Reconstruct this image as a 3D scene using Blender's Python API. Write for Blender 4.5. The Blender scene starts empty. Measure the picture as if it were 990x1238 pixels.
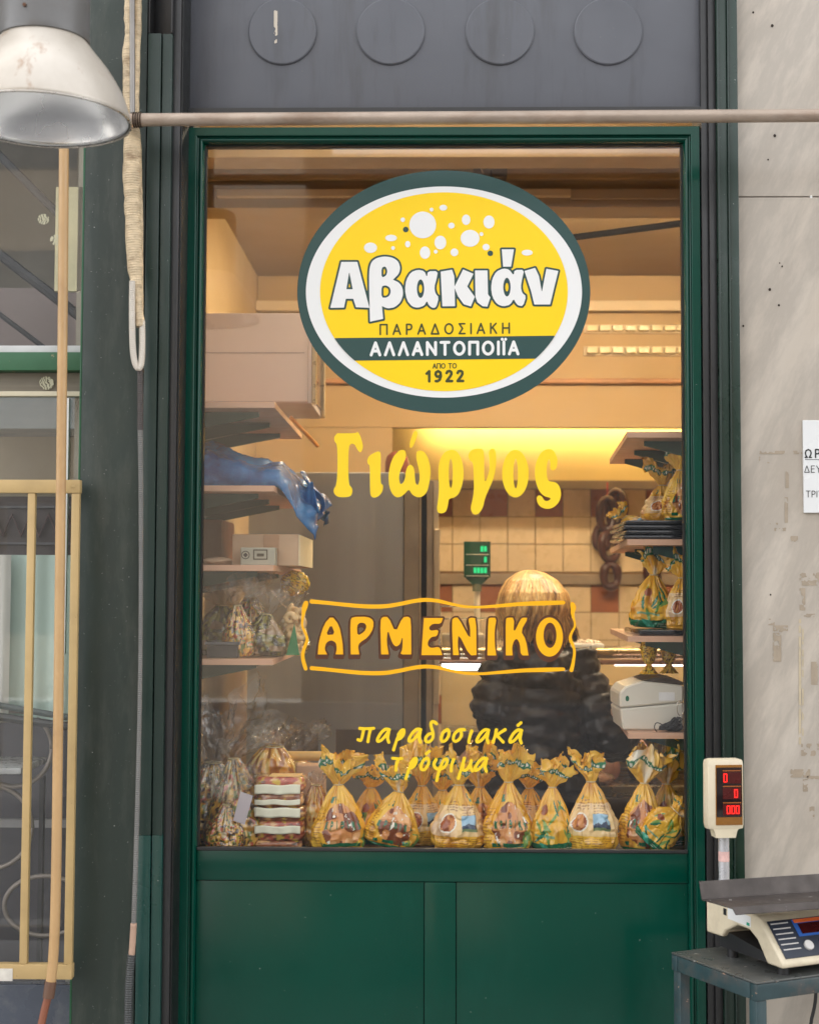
import bpy, bmesh, math, random
import numpy as np
from mathutils import Vector, Matrix
R_ = math.radians
S = bpy.context.scene
C = S.collection
rnd = random.Random(7)
# ---------------------------------------------------------------- camera
CAM_D, CAM_F, CAM_H = 3.5, 1750.0, 1.5
PIT, YAW, ROLL = R_(3.2), R_(1.1), R_(0.2)
_fw = np.array([-math.sin(YAW)*math.cos(PIT), math.cos(YAW)*math.cos(PIT), math.sin(PIT)])
_rt = np.array([math.cos(YAW), math.sin(YAW), 0.0]); _up = np.cross(_rt, _fw)
_rt, _up = _rt*math.cos(ROLL)+_up*math.sin(ROLL), _up*math.cos(ROLL)-_rt*math.sin(ROLL)
cam = bpy.data.cameras.new('camera'); camo = bpy.data.objects.new('camera', cam); C.objects.link(camo)
camo.matrix_world = Matrix(((_rt[0], _up[0], -_fw[0], 0), (_rt[1], _up[1], -_fw[1], -CAM_D), (_rt[2], _up[2], -_fw[2], CAM_H), (0, 0, 0, 1)))
cam.sensor_fit = 'VERTICAL'; cam.sensor_height = 36; cam.lens = 36*CAM_F/1238
cam.clip_start = 0.05; cam.clip_end = 500
cam.dof.use_dof = True; cam.dof.focus_distance = 3.5; cam.dof.aperture_fstop = 4.5
S.camera = camo
# ---------------------------------------------------------------- world, sun, exposure
w = bpy.data.worlds.new('World'); S.world = w; w.use_nodes = True
nt = w.node_tree; bg = nt.nodes['Background']
sky = nt.nodes.new('ShaderNodeTexSky'); sky.sky_type = 'NISHITA'; sky.sun_disc = False
sky.sun_elevation = R_(48); sky.sun_rotation = R_(-25); sky.dust_density = 3.0; sky.air_density = 0.8
hs = nt.nodes.new('ShaderNodeHueSaturation'); hs.inputs['Saturation'].default_value = 0.08      # veiled, nearly white sky
nt.links.new(sky.outputs[0], hs.inputs['Color']); nt.links.new(hs.outputs[0], bg.inputs[0]); bg.inputs[1].default_value = 0.15
sun = bpy.data.lights.new('sun', 'SUN'); suno = bpy.data.objects.new('sun', sun); C.objects.link(suno)
sun.energy = 2.4; sun.angle = R_(.6); sun.color = (1.0, 0.95, 0.87)
suno.rotation_euler = Vector((0.32, -0.69, -0.84)).to_track_quat('-Z', 'Y').to_euler()
S.view_settings.view_transform = 'Standard'; S.view_settings.look = 'None'
S.view_settings.exposure = 2.6; S.view_settings.gamma = 1.0
S.cycles.transparent_max_bounces = 24; S.cycles.max_bounces = 8; S.cycles.sample_clamp_indirect = 6
S.cycles.caustics_reflective = False; S.cycles.caustics_refractive = False

def P(px, py, y):                      # photo pixel -> point on the plane of depth y
    d = _rt*(px-495)-_up*(py-619)+_fw*CAM_F
    t = (y+CAM_D)/d[1]
    return np.array([d[0]*t, y, CAM_H+d[2]*t])
def PZ(px, py, z):                     # photo pixel -> point on the level z
    d = _rt*(px-495)-_up*(py-619)+_fw*CAM_F
    t = (z-CAM_H)/d[2]
    return np.array([d[0]*t, -CAM_D+d[1]*t, z])
def X(px, py, y): return float(P(px, py, y)[0])
def Z(py, y, px=529): return float(P(px, py, y)[2])
def lin(r, g, b):
    f = lambda c: (c/255/12.92) if c <= 10 else ((c/255+0.055)/1.055)**2.4
    return (f(r), f(g), f(b))
# ---------------------------------------------------------------- noise (numpy)
def _h(ix, iy, iz, s):
    n = (ix*374761393+iy*668265263+iz*2147483647+s*1274126177) & 0xffffffff
    n = ((n ^ (n >> 13))*1274126177) & 0xffffffff
    return ((n ^ (n >> 16)) & 0xffff)/65535.0
def vnoise(p, s=0):
    p = np.asarray(p, float); i = np.floor(p).astype(np.int64); f = p-i; f = f*f*(3-2*f)
    r = 0
    for dx in (0, 1):
        for dy in (0, 1):
            for dz in (0, 1):
                wgt = (f[..., 0] if dx else 1-f[..., 0])*(f[..., 1] if dy else 1-f[..., 1])*(f[..., 2] if dz else 1-f[..., 2])
                r = r+wgt*_h(i[..., 0]+dx, i[..., 1]+dy, i[..., 2]+dz, s)
    return r*2-1
def fbm(p, s=0, o=3):
    p = np.asarray(p, float); a = 1; r = 0
    for k in range(o): r = r+a*vnoise(p*2**k, s+k); a *= 0.5
    return r
# ---------------------------------------------------------------- mesh builder
class MB:
    def __init__(s): s.v = []; s.f = []; s.m = []; s.col = None; s.k = 0
    def add(s, vs, fs, m=None):
        n = len(s.v); s.v += [tuple(map(float, q)) for q in vs]; s.f += [tuple(i+n for i in q) for q in fs]
        s.m += [s.k if m is None else m]*len(fs); return s
    def box(s, a, b, bev=0.0, m=None):
        a, b = np.minimum(a, b), np.maximum(a, b)
        if bev <= 0:
            vs = [(x, y, z) for z in (a[2], b[2]) for y in (a[1], b[1]) for x in (a[0], b[0])]
            return s.add(vs, [(0, 2, 3, 1), (4, 5, 7, 6), (0, 1, 5, 4), (2, 6, 7, 3), (0, 4, 6, 2), (1, 3, 7, 5)], m)
        bm = bmesh.new(); bmesh.ops.create_cube(bm, size=1)
        for v in bm.verts: v.co = Vector([(a[i]+b[i])/2+v.co[i]*(b[i]-a[i]) for i in range(3)])
        bmesh.ops.bevel(bm, geom=list(bm.edges), offset=min(bev, 0.45*min(b-a)), segments=2, affect='EDGES', profile=0.6)
        bm.verts.index_update(); s.add([v.co for v in bm.verts], [[v.index for v in f.verts] for f in bm.faces], m); bm.free(); return s
    def loft(s, rings, cap=True, closed=True, m=None):
        n = len(rings[0]); vs = [p for r in rings for p in r]; fs = []
        for i in range(len(rings)-1):
            for j in range(n if closed else n-1):
                k = (j+1) % n; fs.append((i*n+j, i*n+k, (i+1)*n+k, (i+1)*n+j))
        if cap: fs.append(tuple(range(n-1, -1, -1))); fs.append(tuple((len(rings)-1)*n+j for j in range(n)))
        return s.add(vs, fs, m)
    def tube(s, pts, r, n=12, cap=True, m=None):
        pts = [np.array(p, float) for p in pts]; rs = r if hasattr(r, '__len__') else [r]*len(pts)
        rings = []; ref = None
        for i, p in enumerate(pts):
            t = pts[min(i+1, len(pts)-1)]-pts[max(i-1, 0)]; t = t/(np.linalg.norm(t)+1e-9)
            if ref is None: ref = np.array([0, 0, 1.0]) if abs(t[2]) < .9 else np.array([1.0, 0, 0])
            a = ref-t*np.dot(ref, t); a /= np.linalg.norm(a)+1e-9; ref = a; b = np.cross(t, a)
            rings.append([p+rs[i]*(math.cos(2*math.pi*j/n)*a+math.sin(2*math.pi*j/n)*b) for j in range(n)])
        return s.loft(rings, cap, m=m)
    def lathe(s, prof, c, n=48, cap=False, m=None):
        return s.loft([[(c[0]+r*math.cos(2*math.pi*j/n), c[1]+r*math.sin(2*math.pi*j/n), c[2]+z) for j in range(n)] for r, z in prof], cap, m=m)
    def prism(s, poly, d, m=None):      # poly: list of 3D points, swept by vector d
        n = len(poly); poly = [np.array(p, float) for p in poly]; d = np.array(d, float)
        vs = poly+[p+d for p in poly]
        fs = [tuple(range(n-1, -1, -1)), tuple(range(n, 2*n))]+[(i, (i+1) % n, n+(i+1) % n, n+i) for i in range(n)]
        return s.add(vs, fs, m)
    def grid(s, G, closed_u=False, m=None):
        G = np.asarray(G); a, b = G.shape[:2]; fs = []
        for i in range(a-1):
            for j in range(b if closed_u else b-1):
                k = (j+1) % b; fs.append((i*b+j, i*b+k, (i+1)*b+k, (i+1)*b+j))
        return s.add(G.reshape(-1, 3), fs, m)
WL = {}
def tag(o, label=None, cat=None, group=None, kind=None):
    if label: o['label'] = label
    if cat: o['category'] = cat
    if group: o['group'] = group
    if kind: o['kind'] = kind
    return o
def thing(name, loc, label, cat, group=None):
    o = bpy.data.objects.new(name, None); C.objects.link(o); o.location = [float(q) for q in loc]; WL[o.name] = np.array(loc, float)
    o.empty_display_size = 0.05
    return tag(o, label, cat, group)
def obj(name, mb, mats, parent=None, smooth=False, label=None, cat=None, group=None, kind=None, fixn=True):
    me = bpy.data.meshes.new(name)
    v = np.array(mb.v, float)
    if parent is None:
        lo = v.min(0); hi = v.max(0); o0 = np.array([(lo[0]+hi[0])/2, (lo[1]+hi[1])/2, lo[2]])
    else: o0 = WL[parent.name]
    me.from_pydata((v-o0).tolist(), [], mb.f)
    for m in (mats if isinstance(mats, (list, tuple)) else [mats]): me.materials.append(m)
    if any(mb.m): me.polygons.foreach_set('material_index', mb.m)
    if fixn:
        bm = bmesh.new(); bm.from_mesh(me); bmesh.ops.recalc_face_normals(bm, faces=bm.faces); bm.to_mesh(me); bm.free()
    if smooth:
        me.polygons.foreach_set('use_smooth', [True]*len(me.polygons))
        if smooth != 'all': me.set_sharp_from_angle(angle=R_(38 if smooth is True else smooth))
    if mb.col is not None:
        at = me.color_attributes.new('Col', 'FLOAT_COLOR', 'POINT')
        at.data.foreach_set('color', np.concatenate([mb.col, np.ones((len(mb.col), 1))], 1).ravel().astype(np.float32))
    me.update()
    o = bpy.data.objects.new(name, me); C.objects.link(o)
    if parent is None: o.location = o0.tolist(); WL[o.name] = o0
    else: o.parent = parent; WL[o.name] = o0
    return tag(o, label, cat, group, kind)
# ---------------------------------------------------------------- materials
def nodes(name):
    m = bpy.data.materials.new(name); m.use_nodes = True; t = m.node_tree
    return m, t, t.nodes['Principled BSDF']
def N(t, typ, **kw):
    n = t.nodes.new(typ)
    for k, v in kw.items():
        if isinstance(k, str) and k.startswith('i_'): n.inputs[k[2:].replace('_', ' ')].default_value = v
        else: setattr(n, k, v)
    return n
def mixc(t, fac, a, b, bt='MIX'):
    n = t.nodes.new('ShaderNodeMix'); n.data_type = 'RGBA'; n.blend_type = bt
    for idx, val in ((0, fac), (6, a), (7, b)):
        if hasattr(val, 'is_output'): t.links.new(val, n.inputs[idx])
        elif idx == 0: n.inputs[0].default_value = val
        else: n.inputs[idx].default_value = (*val, 1)
    return n.outputs[2]
def ramp(t, src, stops):
    r = t.nodes.new('ShaderNodeValToRGB'); e = r.color_ramp.elements
    while len(e) < len(stops): e.new(0.5)
    for q, (pos, col) in zip(e, stops):
        q.position = pos; q.color = (col, col, col, 1) if not hasattr(col, '__len__') else (*col, 1)
    t.links.new(src, r.inputs[0]); return r.outputs[0]
def noise(t, scale=5, detail=4, rough=.55, sx=(1, 1, 1), rot=(0, 0, 0)):
    tc = t.nodes.new('ShaderNodeTexCoord'); mp = t.nodes.new('ShaderNodeMapping')
    mp.vector_type = 'TEXTURE'; mp.inputs['Scale'].default_value = [1/q for q in sx]; mp.inputs['Rotation'].default_value = rot
    n = t.nodes.new('ShaderNodeTexNoise'); n.inputs['Scale'].default_value = scale; n.inputs['Detail'].default_value = detail; n.inputs['Roughness'].default_value = rough
    t.links.new(tc.outputs['Object'], mp.inputs[0]); t.links.new(mp.outputs[0], n.inputs[0]); return n.outputs[0]
def bump(t, b, src, strength=.2, dist=.002):
    n = t.nodes.new('ShaderNodeBump'); n.inputs['Strength'].default_value = strength; n.inputs['Distance'].default_value = dist
    t.links.new(src, n.inputs['Height']); t.links.new(n.outputs[0], b.inputs['Normal'])
def mat(name, col, rough=.5, metal=0.0, var=.18, vs=6, sx=(1, 1, 1), bmp=.1, bs=90, coat=0, chips=None, dirt=None, spec=.5, rv=.12):
    m, t, b = nodes(name)
    n = noise(t, vs, 5, .6, sx)
    c = mixc(t, ramp(t, n, [(.3, 0.0), (.7, 1.0)]), tuple(q*(1-var) for q in col), tuple(min(1, q*(1+var)) for q in col))
    if dirt:                              # (colour, amount, scale, stretch)
        d = ramp(t, noise(t, dirt[2], 6, .7, dirt[3] if len(dirt) > 3 else (1, 1, 1)), [(.5, 0.0), (.72, dirt[1])])
        c = mixc(t, d, c, dirt[0])
    if chips:                             # (colour, threshold, scale)
        d = ramp(t, noise(t, chips[2], 3, .6), [(chips[1], 0.0), (chips[1]+.02, 1.0)])
        c = mixc(t, d, c, chips[0])
    t.links.new(c, b.inputs['Base Color'])
    rr = ramp(t, noise(t, vs*2.3, 4), [(.3, max(.03, rough-rv)), (.7, min(1, rough+rv))]); t.links.new(rr, b.inputs['Roughness'])
    b.inputs['Metallic'].default_value = metal; b.inputs['Coat Weight'].default_value = coat; b.inputs['Specular IOR Level'].default_value = spec
    if bmp: bump(t, b, noise(t, bs, 3), bmp)
    return m
def emit(name, col, s):
    m, t, b = nodes(name); b.inputs['Base Color'].default_value = (*[min(1, q) for q in col], 1)
    b.inputs['Emission Color'].default_value = (*col, 1); b.inputs['Emission Strength'].default_value = s; return m
def vcol(name, rough=.35, coat=0, bmp=.15, bs=60, spec=.5):
    m, t, b = nodes(name); a = t.nodes.new('ShaderNodeVertexColor'); a.layer_name = 'Col'
    t.links.new(a.outputs[0], b.inputs['Base Color']); b.inputs['Roughness'].default_value = rough; b.inputs['Coat Weight'].default_value = coat
    b.inputs['Specular IOR Level'].default_value = spec
    if bmp: bump(t, b, noise(t, bs, 4), bmp, .004)
    return m
def glassy(name, tint=(1, 1, 1), ior=1.5, rough=0.0, extra=0.0, bmp=0, dust=0.0):
    m = bpy.data.materials.new(name); m.use_nodes = True; t = m.node_tree; t.nodes.remove(t.nodes['Principled BSDF'])
    out = t.nodes['Material Output']; tr = t.nodes.new('ShaderNodeBsdfTransparent'); gl = t.nodes.new('ShaderNodeBsdfGlossy'); mx = t.nodes.new('ShaderNodeMixShader'); fr = t.nodes.new('ShaderNodeFresnel')
    tr.inputs[0].default_value = (*tint, 1); gl.inputs['Roughness'].default_value = rough
    ge = t.nodes.new('ShaderNodeNewGeometry'); mr = t.nodes.new('ShaderNodeMapRange'); mr.inputs['To Min'].default_value = ior; mr.inputs['To Max'].default_value = 1/ior
    t.links.new(ge.outputs['Backfacing'], mr.inputs[0]); t.links.new(mr.outputs[0], fr.inputs[0])      # thin pane: both faces reflect alike
    if extra:
        ad = N(t, 'ShaderNodeMath', operation='ADD', use_clamp=True); t.links.new(fr.outputs[0], ad.inputs[0]); ad.inputs[1].default_value = extra; f = ad.outputs[0]
    else: f = fr.outputs[0]
    if bmp:
        n = t.nodes.new('ShaderNodeBump'); n.inputs['Strength'].default_value = bmp; n.inputs['Distance'].default_value = .01
        t.links.new(noise(t, 35, 3), n.inputs['Height']); t.links.new(n.outputs[0], gl.inputs['Normal']); t.links.new(n.outputs[0], fr.inputs['Normal'])
    t.links.new(f, mx.inputs[0]); t.links.new(tr.outputs[0], mx.inputs[1]); t.links.new(gl.outputs[0], mx.inputs[2])
    last = mx.outputs[0]
    if dust:
        df = t.nodes.new('ShaderNodeBsdfDiffuse'); df.inputs[0].default_value = (.55, .53, .5, 1); m2 = t.nodes.new('ShaderNodeMixShader')
        t.links.new(ramp(t, noise(t, 7, 6, .7, (1, 1, .5)), [(.35, dust*.4), (.75, dust)]), m2.inputs[0]); t.links.new(last, m2.inputs[1]); t.links.new(df.outputs[0], m2.inputs[2]); last = m2.outputs[0]
    t.links.new(last, out.inputs[0]); return m
WHITECHIP = (.62, .62, .58)
M = dict(
 green=mat('green_gloss_paint', lin(0, 61, 48), .22, var=.08, vs=3, bmp=.04, bs=40, spec=.32, dirt=(lin(24, 78, 66), .35, 2.2, (1.5, 1.5, .5)), chips=(WHITECHIP, .76, 150), rv=.05),
 darkgreen=mat('dark_green_paint', lin(37, 48, 42), .48, var=.2, vs=4, sx=(1, 1, .3), bmp=.05, chips=(WHITECHIP, .70, 190), dirt=(lin(86, 88, 80), .55, 4, (2, 2, .5))),
 jambgreen=mat('jamb_green_paint', lin(30, 47, 41), .4, var=.12, vs=3, bmp=.03, chips=(WHITECHIP, .735, 170)),
 jambdark=mat('very_dark_green_paint', lin(22, 46, 36), .35, var=.12, vs=3, bmp=.03, chips=(WHITECHIP, .735, 170)),
 jambgrey=mat('dark_grey_profile', lin(40, 40, 41), .38, var=.1, vs=3, bmp=.03),
 black=mat('black_gasket', (.008, .009, .009), .5, var=.1),
 grey=mat('grey_panel_paint', lin(90, 92, 99), .5, var=.07, vs=3, bmp=.05, bs=25, chips=(lin(150, 148, 140), .745, 110), dirt=(lin(70, 69, 70), .6, 4, (3, 3, .4))),
 yellowpaint=mat('ochre_metal_paint', lin(190, 162, 112), .5, var=.12, vs=9, chips=(lin(90, 60, 35), .72, 75), bmp=.2),
 cane=mat('tan_painted_tube', lin(190, 154, 108), .45, var=.12, vs=4, bmp=.1, dirt=(lin(140, 98, 60), .5, 6, (1, 1, .6))),
 copper=mat('red_brown_tube', lin(138, 84, 62), .5, var=.15, vs=6),
 steel=mat('worn_galvanised_tube', lin(168, 152, 138), .45, .3, var=.18, vs=14, sx=(.4, 1, 1), dirt=(lin(120, 88, 62), .6, 9, (.4, 1, 1)), bmp=.2),
 white=mat('white_vinyl', (.80, .80, .79), .35, var=.01, bmp=0, rv=.02),
 signgreen=mat('dark_green_vinyl', lin(36, 70, 68), .35, var=.02, bmp=0, rv=.02),
 signyellow=mat('yellow_vinyl', lin(250, 208, 0), .35, var=.012, bmp=0, rv=.02),
 lettyellow=mat('yellow_letter_vinyl', lin(246, 208, 30), .4, var=.02, bmp=0, rv=.02),
 orange=mat('golden_letter_vinyl', lin(252, 180, 0), .4, var=.02, bmp=0, rv=.02),
 brown=mat('brown_vinyl', lin(84, 46, 24), .4, var=.03, bmp=0),
 ink=mat('dark_green_ink', lin(60, 66, 24), .4, var=.02, bmp=0),
 blackink=mat('black_ink', (.02, .02, .02), .5, bmp=0),
 glass=glassy('window_glass'), dustglass=glassy('dusty_window_glass', dust=.05),
 counterglass=glassy('display_glass', (.97, .98, .97), 1.35),
 film=glassy('cellophane', (.96, .95, .91), 1.42, .09, .06, 1.0),
 lampshell=None,
)
# ---------------------------------------------------------------- flat shapes from distance fields
def seg_d(Xg, Zg, a, b, ra=0.0, rb=None):
    ax, az = a; bx, bz = b; dx, dz = bx-ax, bz-az; L = dx*dx+dz*dz+1e-12
    t = np.clip(((Xg-ax)*dx+(Zg-az)*dz)/L, 0, 1)
    r = ra if rb is None else ra+(rb-ra)*t
    return np.hypot(Xg-ax-t*dx, Zg-az-t*dz)-r
def chaikin(p, k=2, closed=True):
    p = np.array(p, float)
    for _ in range(k):
        q = np.roll(p, -1, 0) if closed else p[1:]
        a = p if closed else p[:-1]
        n = np.empty((len(a)*2, 2)); n[0::2] = .78*a+.22*q; n[1::2] = .22*a+.78*q
        p = n if closed else np.vstack([p[:1], n, p[-1:]])
    return p
def poly_sd(Xg, Zg, p):
    p = np.asarray(p, float); d = np.full(Xg.shape, 1e9); ins = np.zeros(Xg.shape, bool)
    for i in range(len(p)):
        a, b = p[i], p[(i+1) % len(p)]
        d = np.minimum(d, seg_d(Xg, Zg, a, b))
        if a[1] != b[1]:
            c = ((a[1] > Zg) != (b[1] > Zg)) & (Xg < (b[0]-a[0])*(Zg-a[1])/(b[1]-a[1])+a[0]); ins ^= c
    return np.where(ins, -d, d)
def fillmesh(f, x0, x1, z0, z1, cell, y, mb=None):
    """marching-squares fill of f<0 in the photo plane: pixel grid (x right, z down) -> points on depth y"""
    xs = np.arange(x0, x1+cell, cell); zs = np.arange(z0, z1+cell, cell); Xg, Zg = np.meshgrid(xs, zs); F = f(Xg, Zg)
    F = np.where(F == 0, 1e-6, F); mb = mb or MB(); I = F < 0; vs = []; fs = []
    full = I[:-1, :-1] & I[1:, :-1] & I[:-1, 1:] & I[1:, 1:]; anyc = I[:-1, :-1] | I[1:, :-1] | I[:-1, 1:] | I[1:, 1:]
    for i in range(full.shape[0]):
        j = 0; row = full[i]; W = len(row)
        while j < W:
            if row[j]:
                k = j
                while k < W and row[k]: k += 1
                n = len(vs); vs += [(xs[j], zs[i]), (xs[k], zs[i]), (xs[k], zs[i+1]), (xs[j], zs[i+1])]; fs.append((n, n+1, n+2, n+3)); j = k
            else: j += 1
    for i, j in zip(*np.nonzero(anyc & ~full)):
        c = [(xs[j], zs[i], F[i, j]), (xs[j+1], zs[i], F[i, j+1]), (xs[j+1], zs[i+1], F[i+1, j+1]), (xs[j], zs[i+1], F[i+1, j])]
        pg = []
        for k in range(4):
            a, b = c[k], c[(k+1) % 4]
            if a[2] < 0: pg.append(a[:2])
            if (a[2] < 0) != (b[2] < 0):
                t = a[2]/(a[2]-b[2]); pg.append((a[0]+t*(b[0]-a[0]), a[1]+t*(b[1]-a[1])))
        if len(pg) >= 3:
            n = len(vs); vs += pg; fs.append(tuple(range(n, n+len(pg))))
    if vs: mb.add([P(q[0], q[1], y) for q in vs], fs)
    return mb
GL = {  # stroke capitals: (width, [polylines]) in a unit box, z up
 'Α': (.72, [[(0, 0), (.36, 1), (.72, 0)], [(.13, .32), (.59, .32)]]), 'Π': (.68, [[(0, 0), (0, 1), (.68, 1), (.68, 0)]]),
 'Λ': (.7, [[(0, 0), (.35, 1), (.7, 0)]]), 'Δ': (.74, [[(0, 0), (.37, 1), (.74, 0), (0, 0)]]),
 'Ρ': (.52, [[(0, 0), (0, 1), (.3, 1), (.46, .94), (.52, .74), (.46, .54), (.3, .46), (0, .46)]]),
 'Ο': (.8, [[(.4+.4*math.cos(a), .5+.5*math.sin(a)) for a in np.linspace(0, 2*math.pi, 21)]]),
 'Σ': (.56, [[(.56, 1), (0, 1), (.34, .52), (0, 0), (.58, 0)]]), 'Ι': (0, [[(0, 0), (0, 1)]]), 'Κ': (.58, [[(0, 0), (0, 1)], [(.54, 1), (.02, .45)], [(.2, .6), (.58, 0)]]),
 'Η': (.66, [[(0, 0), (0, 1)], [(.66, 0), (.66, 1)], [(0, .52), (.66, .52)]]), 'Ν': (.68, [[(0, 0), (0, 1), (.68, 0), (.68, 1)]]),
 'Τ': (.66, [[(0, 1), (.66, 1)], [(.33, 1), (.33, 0)]]), 'Ε': (.5, [[(.5, 1), (0, 1), (0, 0), (.5, 0)], [(0, .53), (.46, .53)]]),
 'Υ': (.66, [[(0, 1), (.33, .48), (.66, 1)], [(.33, .48), (.33, 0)]]), 'Ϊ': (0, [[(0, 0), (0, 1)], [(-.14, 1.22), (-.14, 1.23)], [(.14, 1.22), (.14, 1.23)]]),
 'Ω': (.78, [[(0, 0), (.26, 0), (.08, .3), (.02, .58), (.12, .86), (.39, 1), (.66, .86), (.76, .58), (.7, .3), (.52, 0), (.78, 0)]]),
 'Θ': (.8, [[(.4+.4*math.cos(a), .5+.5*math.sin(a)) for a in np.linspace(0, 2*math.pi, 21)], [(.2, .5), (.6, .5)]]),
 '1': (.3, [[(0, .76), (.26, 1), (.26, 0)]]), '2': (.52, [[(0, .8), (.1, .96), (.3, 1), (.46, .9), (.48, .7), (.38, .5), (0, 0), (.54, 0)]]),
 '9': (.54, [[(.04, .02), (.2, 0), (.42, .14), (.54, .5), (.5, .85), (.28, 1), (.06, .88), (.02, .66), (.14, .47), (.34, .45), (.5, .6)]]),
 ' ': (.3, [])}
def text_strokes(s, x0, x1, base, cap, slope=0.0):   # -> list of polylines in pixels
    ws = [GL[c][0] for c in s]; k = 1.0*cap; tot = sum(ws)*k; gap = ((x1-x0)-tot)/max(1, len(s)-1); out = []; x = x0
    for c, wd in zip(s, ws):
        for pl in GL[c][1]: out.append([(x+px*k, base-pz*cap+slope*(x+px*k-x0)) for px, pz in pl])
        x += wd*k+gap
    return out
def strokes_f(pls, r):
    def f(Xg, Zg):
        d = np.full(Xg.shape, 1e9)
        for pl in pls:
            for a, b in zip(pl[:-1], pl[1:]): d = np.minimum(d, seg_d(Xg, Zg, a, b, r))
        return d
    return f
def ell_f(cx, cz, rx, rz):
    return lambda Xg, Zg: (np.hypot((Xg-cx)/rx, (Zg-cz)/rz)-1)*min(rx, rz)
def conv(pts, ox, oy, sc, dx=0, dy=0): return [((x+dx)/sc+ox, (y+dy)/sc+oy) for x, y in pts]
# ================================================================ SETTING
ASPH = mat('pavement_stone', (.40, .39, .37), .8, var=.2, vs=3, bmp=.4, bs=30)
g = MB().add([(-60, -80, 0), (60, -80, 0), (60, 80, 0), (-60, 80, 0)], [(0, 1, 2, 3)]); obj('pavement', g, ASPH, kind='structure')
# unseen buildings across the street, toned and sized for glass reflections and facade light
STUC = mat('cream_stucco', lin(126, 115, 102), .85, var=.12, vs=.6); DSTN = mat('dark_stone', lin(74, 68, 62), .8, var=.25, vs=.8)
DW = mat('dark_window_pane', (.03, .032, .035), .1)
for x0, x1, y0, h, m, lb_ in ((-7.5, -1.9, -17, 10.5, STUC, 'unseen cream stuccoed building across the street with dark windows, shaped for the glass reflections'), (-1.85, 18, -16.4, 7.2, DSTN, 'unseen dark stone building across the street with dark windows, shaped for the glass reflections')):
    acro = thing('unseen_street_building', ((x0+x1)/2, y0, 0), lb_, 'building')
    obj('wall', MB().box((x0, y0-5, 0), (x1, y0, h)), m, acro); obj('cornice', MB().box((x0, y0-.3, h+.003), (x1, y0+.25, h+.35)), m, acro)
    x = x0+1.0
    while x < x1-2:
        for zf in (.9, 4.4, 7.6):
            if zf+2 < h: obj('window', MB().box((x, y0-.05, zf), (x+1.3, y0+.01, zf+2.0)), DW, acro)
        x += 3.4
obj('road', MB().add([(-60, -16.3, .004), (60, -16.3, .004), (60, -3.2, .004), (-60, -3.2, .004)], [(0, 1, 2, 3)]), mat('dark_asphalt', (.05, .05, .052), .85, var=.2, vs=4, bmp=.4, bs=60), kind='structure')  # unseen dark asphalt, added to keep bright ground out of the glass reflections
YF = -0.13                                   # facade face
# upper wall above the shopfront and beyond the frame
PLAS = mat('plaster_wall', lin(150, 146, 138), .8, var=.1, vs=2)
mb = MB().box((-14, .0, 3.15), (14, .35, 8.5)); mb.box((1.75, .0, 0), (14, .3, 3.147)); mb.box((-14, .0, 0), (-2.65, .3, 3.147))
obj('building_wall', mb, PLAS, label='plastered front of the building above the shopfront', cat='wall')
# ---- marble wall
def marble():
    m, t, b = nodes('veined_marble')
    n1 = noise(t, 1.6, 5, .6, (2.4, 1, .6), (0, R_(24), 0)); n2 = noise(t, 2.6, 8, .68, (1.9, 1, .5), (0, R_(24), 0)); n3 = noise(t, 1.5, 4, .55, (1.4, 1, .5), (0, R_(18), 0))
    c = mixc(t, ramp(t, n1, [(.3, 0.0), (.7, 1.0)]), lin(184, 173, 159), lin(196, 187, 175))
    v = ramp(t, n2, [(.40, 0.0), (.49, .40), (.505, .40), (.60, 0.0)])
    c = mixc(t, v, c, lin(138, 131, 123))
    c = mixc(t, ramp(t, n3, [(.5, 0.0), (.72, .45)]), c, lin(172, 156, 136))
    sm = ramp(t, noise(t, 9, 5, .7, (1.5, 1, .5)), [(.6, 0.0), (.78, .22)]); c = mixc(t, sm, c, lin(140, 128, 116))
    t.links.new(c, b.inputs['Base Color']); b.inputs['Roughness'].default_value = .42; bump(t, b, noise(t, 30, 4), .04); return m
YM = -0.03; mx0 = X(895, 600, YM)
wallm = thing('marble_wall', (mx0+.4, YM, 0), 'pale veined marble cladding beside the shop door with tape marks and drilled holes', 'wall')
MARB = marble(); jz = Z(238, YM, 930)
mb = MB(); mb.box((mx0, YM, jz+.0012), (mx0+1.05, YM+.06, 3.14), .0015); mb.box((mx0, YM, .9*0+.62), (mx0+1.05, YM+.06, jz-.0012), .0015); mb.box((mx0, YM, 0), (mx0+1.05, YM+.06, .617), .0015)
obj('slab', mb, MARB, wallm); obj('backing', MB().box((mx0+.003, YM+.004, .002), (mx0+1.04, YM+.12, 3.13)), mat('dark_joint', lin(100, 92, 84), .8), wallm)
RES = mat('tape_residue', lin(160, 146, 128), .7, var=.15, vs=30)
RES2 = mat('light_residue', lin(186, 172, 146), .7, var=.1, vs=30)
def patch(px0, py0, px1, py1, seed, thr=.0, m=RES, ns=.18):
    f = lambda Xg, Zg: np.maximum(np.maximum(np.abs(Xg-(px0+px1)/2)-(px1-px0)/2, np.abs(Zg-(py0+py1)/2)-(py1-py0)/2), (fbm(np.stack([Xg*ns, Zg*ns, Xg*0+seed], -1), seed)-thr)*3)
    q = fillmesh(f, px0-1, px1+1, py0-1, py1+1, .5, YM-.0009)
    if q.v: obj('tape_mark', q, m, wallm)
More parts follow.
